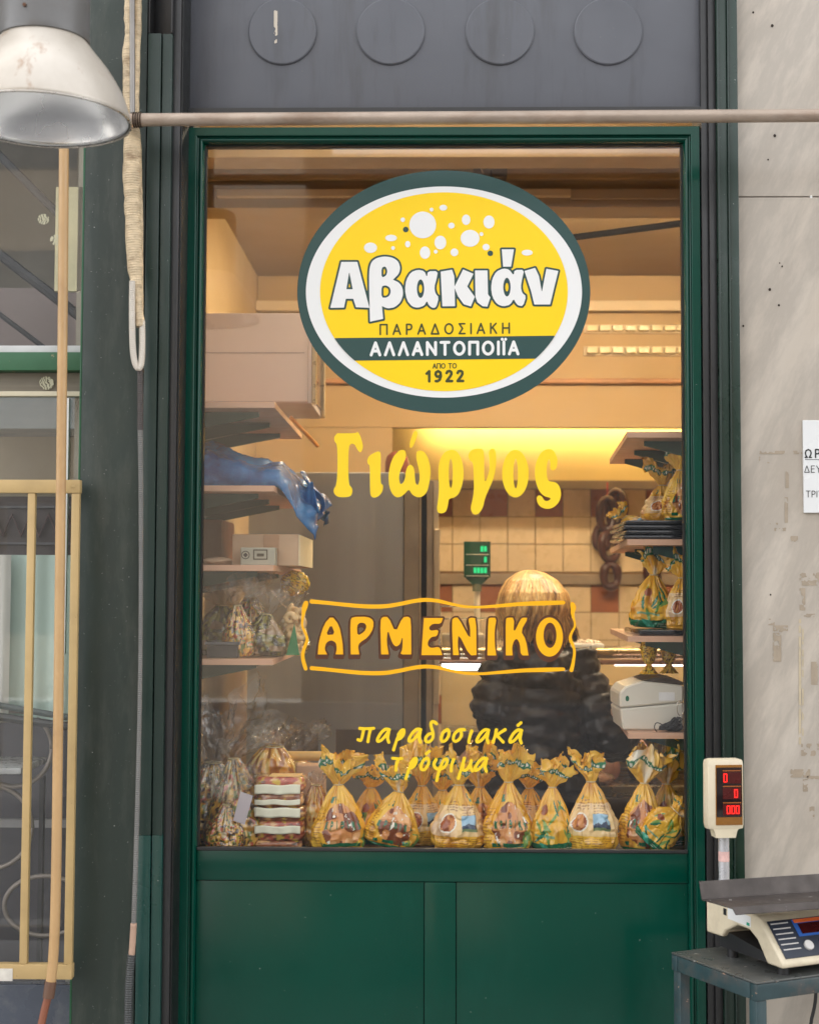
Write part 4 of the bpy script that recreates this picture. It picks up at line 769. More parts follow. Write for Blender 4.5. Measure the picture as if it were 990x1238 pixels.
# fascia board over the niche, end wall, niche wall
yF = 3.0; zF = Z(517, yF, 600)
fa_ = thing('fascia', (.5, yF, zF), 'wide tan fascia hanging over the lit niche and the tiled wall', 'fascia')
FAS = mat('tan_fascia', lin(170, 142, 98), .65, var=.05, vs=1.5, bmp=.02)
xN = X(474, 560, yF)
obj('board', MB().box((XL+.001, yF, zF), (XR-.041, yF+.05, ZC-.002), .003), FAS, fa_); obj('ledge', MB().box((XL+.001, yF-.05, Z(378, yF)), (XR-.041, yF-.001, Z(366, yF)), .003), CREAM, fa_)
obj('rail', MB().tube([P(380, 461, yF-.02), P(900, 461, yF-.02)], .012, 10), mat('brown_rail', lin(176, 130, 90), .4), fa_, smooth=True)
obj('end_panel', MB().box((XL+.001, yF, .02), (xN, yF+.05, zF-.001), .002), FAS, fa_)
for py0, py1, lb_ in ((393, 402, 'upper row of cream blocks standing in for lamp reflections along the tan fascia'), (419, 429, 'lower row of cream blocks standing in for lamp reflections along the tan fascia')):
    t = thing('reflected_light_row', P(770, py1, yF-.03), lb_, 'reflection stand-in'); a = P(706, py1, yF-.03); b = P(850, py0, yF-.004)  # solid cream blocks modelled where lamps are mirrored in the glass
    obj('carrier', MB().box((a[0], yF-.012, a[2]), (b[0], yF-.001, b[2])), CREAM, t)
    for i in range(9): obj('segment', MB().box((a[0]+.012+i*.058, yF-.034, a[2]+.008), (a[0]+.060+i*.058, yF-.0125, b[2]-.006), .003), mat('cream_plastic', lin(206, 188, 140), .3) if i == 0 and py0 < 400 else bpy.data.materials['cream_plastic'], t)
tw_ = thing('tiled_wall', (.6, YB, 0), 'back wall of beige and terracotta square tiles behind the deli counter', 'wall')
NICHE = mat('warm_plaster', lin(232, 208, 140), .7, var=.03)
zt0 = Z(592, YB, 600); zt1 = Z(581, YB, 600)
obj('upper_wall', MB().box((XL, YB, zt1), (XR, YB+.06, ZC-.001)), NICHE, tw_); obj('grout', MB().box((XL, YB+.004, .02), (XR, YB+.06, zt1-.001)), mat('grout', lin(150, 120, 84), .8), tw_)
TB = mat('beige_tile', lin(222, 200, 162), .3, var=.08, vs=5, bmp=.03); TT = mat('terracotta_tile', lin(158, 96, 60), .35, var=.12, vs=6)
px_c = X(646.8, 640, YB); tsz = X(680.2, 640, YB)-px_c
mbB, mbT = MB(), MB(); row = 0; z = zt0
rail2 = Z(707, YB, 600), Z(694, YB, 600)
rr_ = 0; ztops = []
while z > .25:
    ztops.append((z, rr_)); z -= tsz; rr_ += 1
    if abs(z-rail2[1]) < tsz*.35: z = rail2[0]
for z, r in ztops:
    for c in range(-10, 11):
        x0 = px_c+c*tsz; 
        if x0+tsz < XL or x0 > XR-.05: continue
        dark = (r in (0, 3, 7, 10)) and c % 2 == 0
        (mbT if dark else mbB).box((x0+.002, YB-.006, z-tsz+.004), (x0+tsz-.002, YB+.003, z), .0015)
obj('beige_tiles', mbB, TB, tw_)['kind'] = 'stuff'; obj('terracotta_tiles', mbT, TT, tw_)['kind'] = 'stuff'
RAILM = mat('worn_grey_wood_rail', lin(150, 132, 108), .5, var=.15, vs=9)
for z0, z1 in ((zt0, zt1), rail2): obj('hook_rail', MB().box((X(480, 600, YB), YB-.03, z0+.002), (XR-.05, YB-.007, z1), .003), RAILM, tw_)
# niche lamp, and two unseen ceiling lamps added to brighten the shop
WARM = (1.0, .78, .5)
def lampbox(name, a, b, s, label, e=WARM):
    t = thing(name, ((a[0]+b[0])/2, (a[1]+b[1])/2, a[2]), label, 'lamp'); obj('tube', MB().box(a, b, .006), emit(name+'_glow', e, s), t); return t
zn = 1.5+(zF-1.5)*(7.34/6.55)+.03
t = lampbox('niche_lamp', (xN+.15, 3.80, zn), (XR-.2, 3.83, zn+.03), 5.4, 'warm tube lamp hidden behind the fascia lighting the niche', (1.0, .74, .34)); obj('holder', MB().box((xN+.1, 3.78, zn+.031), (XR-.15, 3.86, zn+.05)), CREAM, t)
t = lampbox('added_ceiling_lamp', (-.55, .24, 2.86), (.65, .30, 2.885), 4.8, 'warm tube lamp added out of sight above the glass to brighten shelves and bags', (1.0, .82, .58)); obj('holder', MB().box((-.6, .225, 2.8865), (.7, .315, ZC-.002)), CREAM, t)
t = lampbox('added_ceiling_lamp', (-.3, 1.58, ZC-.055), (1.4, 1.65, ZC-.03), 25, 'warm tube lamp added out of sight behind the ceiling beam to brighten the room', (1.0, .82, .56)); obj('holder', MB().box((-.35, 1.565, ZC-.0285), (1.45, 1.665, ZC-.002)), CREAM, t)
# ---- sill board carrying the goods
zS = float(P(540, 1029, .10)[2])
sb = thing('window_sill', (0, .1, zS-.03), 'dark sill board inside the door glass carrying the rusk bags', 'sill')
obj('board', MB().box((-.75, .012, zS-.03), (.785, .62, zS), .003), mat('dark_sill_board', lin(70, 62, 56), .5), sb); obj('apron', MB().box((-.75, .58, .02), (.785, .61, zS-.031)), mat('dark_sill_apron', lin(60, 54, 50), .6), sb)
# ---- shelves
def shelf(x0, x1, x0b, x1b, py, pxf, label, side, brk=(.18, .42, .68)):
    z1 = float(P(pxf, py, .10)[2]); th = .0145
    t = thing('wall_shelf', ((x0+x1)/2, .10, z1-th), label, 'shelf', 'shelves on the shop walls')
    obj('board', MB().prism([(x0, .10, z1-th), (x1, .10, z1-th), (x1b, .84, z1-th), (x0b, .84, z1-th)], (0, 0, th)), WOODE, t)
    for y in brk:
        wx_, tip = (x0, x1-.05) if side < 0 else (x1, x0+.05); tip += (.0 if side < 0 else .03)*y
        obj('bracket', MB().prism([(wx_, y, z1-th-.0006), (tip, y, z1-th-.0006), (tip, y, z1-th-.012), (wx_, y, z1-th-.085)], (0, .012, 0)), BRK, t)
    return z1
xs1 = X(331, 640, .10)
zl = [shelf(XL+.001, xs1, XL+.001, xs1, py, 300, lb_, -1) for py, lb_ in ((486, 'topmost of the four shelves below the white cabinet'), (587, 'second shelf from the top carrying the blue plastic bag'), (683, 'third shelf carrying the white carton box'), (797, 'lowest shelf of the blue bag column carrying the cellophane pasta bags'))]
xs2 = X(758, 640, .10)
zr_ = [shelf(xs2, .799, xs2+.045, .799, py, 790, lb_, 1) for py, lb_ in ((522, 'empty topmost shelf above the black tray stack'), (652, 'shelf carrying the stack of black trays and rusk bags'), (769, 'shelf carrying rusk bags with gold packets hanging below'), (886, 'low shelf carrying the white label printer'))]
# ---- white cabinet
WCAB = mat('white_cabinet', lin(206, 192, 188), .45, var=.04, vs=3, bmp=.03)
c0, c1 = P(180, 487, .75), P(377, 378, .75)
cbn = thing('wall_cabinet', (c0[0]+.2, .95, c0[2]), 'large white wall cabinet with a metal edged glass side above the top shelf', 'cabinet')
obj('carcass', MB().box((XL+.001, .76, c0[2]), (c1[0], 1.14, c1[2]), .002), WCAB, cbn); obj('door', MB().box((c0[0]+.09, .745, c0[2]+.002), (c1[0]-.01, .7585, c1[2]-.002), .003), WCAB, cbn)
ALU = mat('yellowed_aluminium', lin(190, 172, 140), .35, .5, var=.1)
for y0, y1 in ((.762, .80), (1.09, 1.138)): obj('edge_profile', MB().box((c1[0]+.0005, y0, c0[2]+.001), (c1[0]+.012, y1, c1[2]-.001), .002), ALU, cbn)
obj('dark_pane', MB().box((c1[0]+.0004, .802, c0[2]+.02), (c1[0]+.004, 1.088, c1[2]-.02)), mat('brown_glass', lin(96, 80, 72), .1, bmp=0), cbn)
q = P(270, 427, .745); obj('seam', MB().box((c0[0]+.10, .7438, q[2]), (c1[0]-.02, .7449, q[2]+.003)), mat('cabinet_seam', lin(168, 156, 152), .5), cbn)
obj('handle', MB().box((c0[0]+.16, .735, c0[2]+.1), (c0[0]+.164, .7449, c0[2]+.30)), mat('cabinet_groove', lin(150, 140, 138), .5), cbn)
obj('orange_rod', MB().tube([P(352, 505, .8), P(384, 539, 1.15)], .006, 8), mat('orange_rod', lin(214, 146, 60), .4), smooth=True, label='thin orange rod sloping under the white cabinet', cat='rod')
# ---- fridge
yR = 1.6
f0, f1 = P(296, 1100, yR), P(497, 571, yR)
fg = thing('tall_fridge', ((f0[0]+f1[0])/2, yR+.3, .013), 'tall grey steel fridge with pale door profiles behind the lettering', 'fridge')
STEEL = mat('brushed_grey_steel', lin(166, 168, 166), .42, .5, var=.08, vs=2, sx=(4, 1, .3), bmp=.03)
PALE = mat('pale_door_profile', lin(206, 192, 164), .4, .2, var=.05)
x5 = [X(q, 700, yR) for q in (488, 497.5, 509, 512, 515.5, 517, 525, 530)]
obj('side_panel', MB().box((f0[0], yR, .05), (x5[0], yR+.62, f1[2]), .004), STEEL, fg); obj('door_profile', MB().box((x5[0]+.001, yR-.012, .05), (x5[2]-.006, yR+.62, f1[2]-.004), .003), mat('grey_profile_fridge', lin(160, 148, 128), .4, .3), fg)
obj('pale_edge', MB().box((x5[2]-.0055, yR-.016, .05), (x5[2], yR+.6, f1[2]-.006), .002), PALE, fg); obj('gasket', MB().box((x5[2]+.0005, yR, .05), (x5[4]-.0005, yR+.6, f1[2]-.03)), M['black'], fg)
zd = Z(581, yR)
obj('door', MB().box((x5[4], yR-.02, .06), (x5[6]-.004, yR+.6, zd), .003), mat('grey_profile_door', lin(168, 154, 134), .4, .3), fg); obj('pale_edge', MB().box((x5[6]-.0035, yR-.024, .06), (x5[7], yR+.58, zd-.002), .002), PALE, fg)
obj('handle', MB().box((x5[7]-.016, yR-.05, Z(850, yR)), (x5[7]+.004, yR-.026, Z(640, yR)), .004), PALE, fg)
obj('kickboard', MB().box((f0[0], yR+.02, .013), (x5[6], yR+.55, .049)), M['black'], fg)
for i, (pa_, pb_) in enumerate(((300, 370), (376, 470))): obj('vent_panel', MB().box(P(pa_+30, 912, yR-.002), P(pb_+15, 882, yR+.0), .002), mat('dim_steel' if i else 'dim_steel_b', lin(120, 108, 92), .5, .4), fg)
pt = thing('brown_pot', P(478, 571, yR+.2), 'dark reddish brown rounded pot on top of the grey fridge', 'pot')
c = P(480, 570, yR+.2); obj('body', MB().lathe([(.001, 0), (.036, .0), (.044, .02), (.044, .05), (.038, .075), (.022, .09), (.001, .094)], (c[0], c[1], f1[2]), 24), mat('reddish_clay', lin(110, 52, 30), .4), pt, smooth='all')
# ---- deli counter
yC = 1.72
dc = thing('deli_counter', (.7, yC, .013), 'glass fronted deli counter with steel top rails and a lit meat deck', 'counter')
STL = mat('polished_steel', lin(190, 178, 160), .25, .8, var=.05)
xc0, xc1 = X(531, 800, yC), XR-.06
zr1, zr0 = Z(783, yC), Z(800, yC); zdk = Z(950, yC)
obj('base', MB().box((xc0, yC, .013), (xc1, yC+.62, zdk-.04), .004), mat('dark_counter_base', lin(70, 64, 60), .4), dc); obj('deck', MB().box((xc0+.01, yC+.02, zdk-.039), (xc1-.01, yC+.60, zdk), .003), STL, dc)
obj('top_shelf', MB().box((xc0, yC+.04, zr0+.012), (xc1, yC+.36, zr1-.004), .003), STL, dc); obj('front_rail', MB().tube([(xc0, yC+.02, zr1-.012), (xc1, yC+.02, zr1-.012)], .012, 12), mat('brass_tinted_steel', lin(214, 190, 140), .25, .7), dc, smooth=True); obj('lower_rail', MB().tube([(xc0, yC+.025, zr0), (xc1, yC+.025, zr0)], .009, 12), mat('pinkish_steel', lin(184, 150, 138), .3, .6), dc, smooth=True)
obj('front_glass', MB().box((xc0+.005, yC, zdk-.03), (xc1-.005, yC+.006, zr0-.012)), M['counterglass'], dc); obj('back_panel', MB().box((xc0+.01, yC+.57, zdk+.001), (xc1-.01, yC+.585, zr0-.03), .002), mat('beige_inner_panel', lin(214, 186, 136), .5, var=.06, vs=4), dc)
obj('inner_shelf', MB().box((xc0+.02, yC+.30, Z(893, yC+.3)), (xc1-.4, yC+.56, Z(884, yC+.3)), .003), STL, dc)
for q in (.42, .95): obj('upright', MB().box((xc0+q, yC+.05, zdk+.001), (xc0+q+.018, yC+.062, zr0-.012)), mat('greyish_upright', lin(150, 124, 100), .4, .4) if q < .5 else bpy.data.materials['greyish_upright'], dc)
LITP = emit('pinkish_display_tube', (1.0, .64, .56), 1.5); LITW = emit('white_display_tube', (.92, .97, 1.0), 2.0)
x6 = X(582, 800, yC)
obj('display_lamp', MB().box((xc0+.01, yC+.06, zr0-.032), (x6, yC+.085, zr0-.006), .004), LITW, dc); obj('display_lamp', MB().box((X(745, 800, yC), yC+.05, zr0-.014), (xc1-.1, yC+.065, zr0-.002), .003), LITP, dc)
# counter scale
yS = yC+.2; cs = thing('counter_scale', P(574, 783, yS), 'dark green lit scale display on a white post above the deli counter', 'scale')
c = P(577, 735, yS); zct = zr1-.003
GD = mat('dark_green_display', lin(22, 66, 40), .3, bmp=0); LEDG = emit('green_digit', (.0, .5, .18), .16)
a, b = P(560.5, 698, yS), P(592.5, 655, yS); mz = (a[0]+b[0])/2
mb = MB(); mb.prism([(a[0], yS-.02, a[2]), (b[0], yS-.02, a[2]), (b[0], yS-.02, b[2]), (a[0], yS-.02, b[2])], (0, .03, 0)); obj('display_head', mb, GD, cs)
obj('display_neck', MB().prism([(a[0]+.004, yS-.018, a[2]-.0005), (b[0]-.004, yS-.018, a[2]-.0005), (mz+.018, yS-.018, a[2]-.026), (mz-.018, yS-.018, a[2]-.026)], (0, .026, 0)), GD, cs)
obj('post', MB().tube([(mz, yS-.004, zct+.03), (mz, yS-.004, a[2]-.022)], .0115, 14), mat('white_post', lin(216, 204, 180), .4), cs, smooth=True); obj('collar', MB().tube([(mz, yS-.004, a[2]-.052), (mz, yS-.004, a[2]-.024)], .017, 14), mat('grey_green_collar', lin(110, 116, 92), .5), cs, smooth=True)
obj('body', MB().box((xc0+.01, yS-.13, zct), (xc0+.165, yS+.12, zct+.05), .008), mat('scale_steel', lin(180, 172, 156), .3, .6), cs, smooth=True)
hh = b[2]-a[2]; hw = b[0]-a[0]
for f in (.72, .42, .12):
    obj('print_line', MB().box((a[0]+hw*.08, yS-.0212, a[2]+hh*(f-.09)), (b[0]-hw*.06, yS-.0205, a[2]+hh*(f-.07))), mat('pale_print', lin(190, 190, 170), .5, bmp=0) if f > .7 else bpy.data.materials['pale_print'], cs)
    for i in range({.72: 2, .42: 1, .12: 4}[f]): obj('digit', MB().box((b[0]-hw*(.14+.13*i)-hw*.10, yS-.0218, a[2]+hh*f), (b[0]-hw*(.14+.13*i), yS-.0206, a[2]+hh*(f+.15))), LEDG, cs)
# wire rack and small goods on the counter top
wr = thing('wire_rack', P(560, 783, yC+.1), 'thin chrome wire rack on the deli counter below the green display', 'rack')
CHR = mat('chrome_wire', lin(214, 204, 186), .2, .8, bmp=0)
for py in (733, 748): obj('wire', MB().tube([P(531, py, yC+.08), P(604, py, yC+.08)], .003, 6), CHR, wr)
for px in (532, 603): obj('upright', MB().tube([P(px, 732, yC+.08), (P(px, 732, yC+.08)[0], yC+.08, zr1-.004)], .003, 6), CHR, wr)
pl = thing('paper_tray', P(705, 783, yC+.2), 'white paper tray with pale slices on top of the deli counter', 'tray')
a = P(688, 782, yC+.2); obj('tray', MB().box((a[0], yC+.12, zr1-.0035), (a[0]+.12, yC+.3, zr1+.012), .004), M['white'], pl)
sl = MB()
for i in range(7): q = a+np.array([.015+.014*i, 0, 0]); sl.box((q[0], yC+.14, zr1+.0125), (q[0]+.011, yC+.28, zr1+.02+.006*rnd.random()), .002)
obj('slices', sl, mat('pale_slices', lin(230, 214, 196), .5), pl)
# ---- meats on the deck
def blob(name, c, r, m, label, cat, seed, group=None, amp=.12, freq=2.2, parent=None):
    us = np.linspace(0, 2*np.pi, 33)[:-1]; vs = np.linspace(.02, np.pi-.02, 18)
    D = np.array([[(math.sin(v)*math.cos(u), math.sin(v)*math.sin(u), math.cos(v)) for u in us] for v in vs]); n = 1+amp*fbm(D*freq+seed*7.3, seed, 3)
    G = D*n[..., None]*np.array(r); G[..., 2] = np.maximum(G[..., 2], -r[2]*.86)+r[2]*.86
    return obj(name, MB().grid(G+np.array(c), True), m, parent, smooth='all', label=label, cat=cat, group=group)
MEAT = mat('pink_ham', lin(214, 138, 112), .35, var=.15, vs=14, coat=.3); DRYM = mat('dark_cured_meat', lin(96, 52, 42), .45, var=.3, vs=20); PALM = mat('pale_sausage', lin(226, 172, 146), .35, var=.12, vs=10, coat=.3)
for i, (px, py, rx, rz, m, lb_) in enumerate([(706, 938, .046, .036, MEAT, 'round pink ham in the lit deck beside the upright twisted bag'), (735, 936, .05, .05, PALM, 'larger pale pink ham in the lit deck'), (702, 915, .04, .022, DRYM, 'dark cured sausage piece behind the round pink ham'), (572, 945, .062, .062, PALM, 'pale round ham behind the brush lettering'), (552, 975, .05, .04, DRYM, 'dark reddish ham low behind the brush lettering'), (778, 925, .05, .03, DRYM, 'dark red meat piece in the deck below the printer shelf')]):
    c = P(px, py, yC+.14); blob('cured_meat', (c[0], yC+.12+.05*(i % 3), zdk+.001), (rx, rx*.9, rz), m, lb_, 'meat', i+3)
pk = thing('meat_packet', P(712, 965, yC+.06), 'clear packets of pink sliced meat at the front of the lit deck', 'meat packet')
for i, (px, py) in enumerate(((690, 970), (722, 968))):
    c = P(px, py, yC+.07); blob('sliced_meat', (c[0], yC+.075, zdk+.001), (.052, .04, .018), PALM if i else MEAT, None, None, 20+i, amp=.25, freq=3, parent=pk)
    blob('wrap', (c[0], yC+.075, zdk+.0005), (.058, .046, .024), M['film'], None, None, 30+i, amp=.2, freq=4, parent=pk)
cone = thing('cheese_wedge', P(732, 880, yC+.35), 'pale yellow cheese wedge in the display behind the dark coat sleeve', 'cheese')
a = P(731, 870, yC+.38); obj('wedge', MB().prism([(a[0], yC+.36, P(735, 873, yC+.36)[2]), (a[0]+.05, yC+.36, P(735, 873, yC+.36)[2]), (a[0]+.055, yC+.36, P(735, 828, yC+.36)[2]), (a[0]-.005, yC+.36, P(735, 828, yC+.36)[2])], (0, .05, 0)), mat('pale_cheese', lin(232, 204, 140), .5), cone)
# ---- hanging sausages
SAU = mat('dark_sausage', lin(70, 34, 25), .4, var=.25, vs=24, bmp=.3, bs=60, coat=.15)
def ring(c, rx, rz, r, tilt, label):
    pts = []
    for a in np.linspace(0, 2*math.pi, 33): pts.append((c[0]+rx*math.cos(a)*math.cos(tilt), c[1]+rx*math.cos(a)*math.sin(tilt), c[2]+rz*math.sin(a)*(1+.08*math.cos(a*2))))
    rad = [r*(1+.12*math.sin(a*3+c[0]*50)) for a in np.linspace(0, 2*math.pi, 33)]
    o = obj('sausage_ring', MB().tube(pts, rad, 12, cap=False), SAU, smooth='all', label=label, cat='sausage', group='sausage rings hanging on the tiled wall')
for i, (px, py, rx, rz, tl, dy, lb_) in enumerate([(733, 622, .034, .085, .2, 0, 'topmost front ring of dark sausage on the hook rail'), (745, 615, .04, .095, -.4, .05, 'ring of dark sausage behind the topmost one with a red string'), (737, 660, .044, .075, .3, 0, 'third ring down of the hanging dark sausages'), (727, 650, .03, .06, -.3, .04, 'narrow sausage ring tucked behind the third one'), (738, 696, .036, .06, .1, 0, 'lowest ring of the hanging dark sausages'), (788, 690, .03, .06, .5, 0, 'dark sausage ring hanging beside the shelf of rusk bags')]):
    c = P(px, py, YB-.09+dy*.5); ring(c, rx, rz, .0205, tl, lb_)
obj('red_string', MB().tube([P(734, 583, YB-.05), P(734, 602, YB-.06)], .004, 6), mat('red_string', lin(196, 70, 50), .6), label='red string holding the sausage rings to the hook rail', cat='string')
# ================================================================ GOODS: twisted bags
BAGM = vcol('printed_bag_film', .24, .5, .4, 70); PASTAM = vcol('pasta_in_cellophane', .25, .8, .35, 45); SNACKM = vcol('snack_film', .2, .6, .3, 60)
YB0, YB1, YBD = np.array(lin(234, 190, 70)), np.array(lin(222, 160, 34)), np.array(lin(184, 118, 22))
GRN, GRL, BRN, BRO, WHT, SKY_ = [np.array(lin(*c)) for c in ((16, 104, 66), (112, 150, 70), (122, 62, 30), (206, 138, 78), (238, 232, 214), (150, 186, 206))]
def lerp(c, k, w_): w_ = np.clip(w_, 0, 1)[..., None]; return c*(1-w_)+k*w_
def bag_text(s, a, t, a0, a1, t0, cap, r):
    pls = text_strokes(s, a0, a1, 0, cap); d = np.full(a.shape, 9.)
    for pl in pls:
        pl = [(x, -z) for x, z in pl]
        for p, q in zip(pl[:-1], pl[1:]): d = np.minimum(d, seg_d(a, t-t0, p, q, r))
    return d < 0
def design(kind, a, t, p, seed):
    """a: arc position in units of the half width (0 = front), t: 0 at the base .. 1 at the neck"""
    c = np.broadcast_to(YB0, a.shape+(3,)).copy(); s3 = lambda k, f=1.: fbm(np.stack([a*f, t*f, a*0+seed+k], -1), seed+k)
    c = lerp(c, YB1, .5+.5*s3(1, 2.)); c = lerp(c, YBD, (s3(2, 3.)-.25)*1.2)
    lines = lambda a0, a1, t0, t1, n: (a > a0) & (a < a1) & (t > t0) & (t < t1) & (np.sin((t-t0)/(t1-t0)*n*2*np.pi) > .25) & (vnoise(np.stack([a*26, np.floor((t-t0)/(t1-t0)*n), a*0], -1), seed) > -.35)
    if kind == 'label':
        c = lerp(c, WHT, .35*((t > .25) & (t < .7)))
        for a0, a1, t0, t1, n in ((-.75, .85, .07, .24, 5), (-.7, -.1, .62, .78, 4), (.12, .7, .55, .74, 5)): c = lerp(c, BRN, .62*lines(a0, a1, t0, t1, n))
        e = np.hypot((a+.42)/.27, (t-.44)/.13); c = lerp(c, WHT, e < 1.12); c = lerp(c, BRN*1.6, (e < .95)); c = lerp(c, BRO, (e < .9) & (s3(5, 9.) > .1))
        b = (np.abs(a-.36) < .3) & (np.abs(t-.44) < .12); c = lerp(c, SKY_, b); c = lerp(c, np.array(lin(60, 74, 96)), b & (t < .42+.05*s3(6, 6.))); c = lerp(c, np.array(lin(120, 140, 96)), b & (t < .36))
        c = lerp(c, np.array(lin(40, 130, 110)), (np.abs(np.abs(a)-.62) < .1) & (np.abs(t-.82) < .06) & (s3(7, 12.) > -.1))
    elif kind == 'rusk':
        win = np.hypot((a-.05)/.62, (t-.40)/.34)+.12*s3(3, 3.) < 1
        cell = vnoise(np.stack([a*4.2+seed, t*7.5, a*0+3], -1), seed); c = lerp(c, BRN, win); c = lerp(c, BRO, win & (cell > -.15)); c = lerp(c, np.array(lin(224, 170, 112)), win & (cell > .3)); c = lerp(c, WHT, win & (s3(8, 11.) > .85))
        pass
        c = lerp(c, GRN, bag_text('ΚΡΙΘΙΝΑ', a, t, -.5, .6, .36, .10, .016))
        c = lerp(c, BRN, .55*lines(-1.15, -.62, .12, .66, 12)); c = lerp(c, GRN, (t < .055) | ((np.abs(t-.12) < .03) & (a > -.6) & (a < .6) & (s3(10, 8.) > -.2)))
        c = lerp(c, GRL, (a > .45) & (t < .32) & (s3(4, 9.) > .0)); c = lerp(c, GRN, (np.abs(a+.35) < .14) & (np.abs(t-.78) < .05) & (s3(11, 10.) > -.1))
    elif kind == 'leaf':
        for k in range(13):
            r_k = random.Random(seed*31+k); ax, tx_, an = r_k.uniform(-.6, .7), r_k.uniform(.2, .74), r_k.uniform(-.9, .9)
            dx, dt = a-ax, (t-tx_)*2.2; u = dx*math.sin(an)+dt*math.cos(an); v = dx*math.cos(an)-dt*math.sin(an)
            c = lerp(c, GRL if k % 3 else GRN, (np.hypot(u/.30, v/.055) < 1))
        c = lerp(c, GRN, (t < .15+.02*np.sin(a*3))); c = lerp(c, np.array(lin(60, 160, 130)), (t < .15) & (np.abs(a+.2+t*1.5) < .16)); c = lerp(c, WHT, .8*((t < .11) & lines(.05, .95, .03, .11, 2)))
        c = lerp(c, np.array(lin(70, 150, 120)), .8*((np.abs(t-.26) < .022) & (np.abs(a+.3) < .4)))
        e = np.hypot((a+.45)/.2, (t-.66)/.08); c = lerp(c, BRN*1.4, e < 1)
    elif kind in ('pasta', 'snack'):
        q1 = vnoise(np.stack([a*9+seed, t*16, a*0+1], -1), seed); q2 = vnoise(np.stack([a*5, t*22+seed, a*0+2], -1), seed+3); q3_ = vnoise(np.stack([a*12, t*8, a*0+5], -1), seed+6)
        if kind == 'pasta':
            c = np.broadcast_to(np.array(lin(214, 158, 74)), a.shape+(3,)).copy()
            for kcol, w_ in ((lin(196, 84, 50), q1 > .2), (lin(120, 134, 58), q2 > .3), (lin(240, 190, 80), q3_ > .3), (lin(84, 60, 36), (q1 < -.45) | (q2 < -.5)), (lin(222, 200, 160), q3_ < -.55)): c = lerp(c, np.array(kcol), w_)
        else:
            c = np.broadcast_to(np.array(lin(232, 176, 44)), a.shape+(3,)).copy(); c = lerp(c, np.array(lin(70, 48, 12)), (np.abs(np.sin(a*11+2*q2))*np.abs(np.sin(t*30+q1*2)) < .22)); c = lerp(c, np.array(lin(250, 214, 70)), q1 > .3)
    elif kind == 'mac':
        q1 = vnoise(np.stack([a*8+seed, t*13, a*0+1], -1), seed); c = np.broadcast_to(np.array(lin(232, 176, 66)), a.shape+(3,)).copy(); c = lerp(c, np.array(lin(180, 112, 28)), q1 < -.25); c = lerp(c, np.array(lin(246, 214, 130)), q1 > .35)
    elif kind == 'green':
        q1 = vnoise(np.stack([a*7+seed, t*12, a*0+1], -1), seed); c = np.broadcast_to(np.array(lin(84, 84, 40)), a.shape+(3,)).copy(); c = lerp(c, np.array(lin(140, 136, 54)), q1 > .15); c = lerp(c, np.array(lin(34, 34, 26)), q1 < -.3); c = lerp(c, np.array(lin(150, 120, 84)), vnoise(np.stack([a*4, t*5, a*0+9], -1), seed) > .45)
    elif kind == 'shell':
        q1 = vnoise(np.stack([a*5+seed, t*7, a*0+1], -1), seed); c = np.broadcast_to(np.array(lin(214, 186, 130)), a.shape+(3,)).copy(); c = lerp(c, np.array(lin(120, 84, 44)), np.abs(q1) < .12); c = lerp(c, np.array(lin(236, 214, 168)), q1 > .3)
    return np.clip(c, 0, .9)
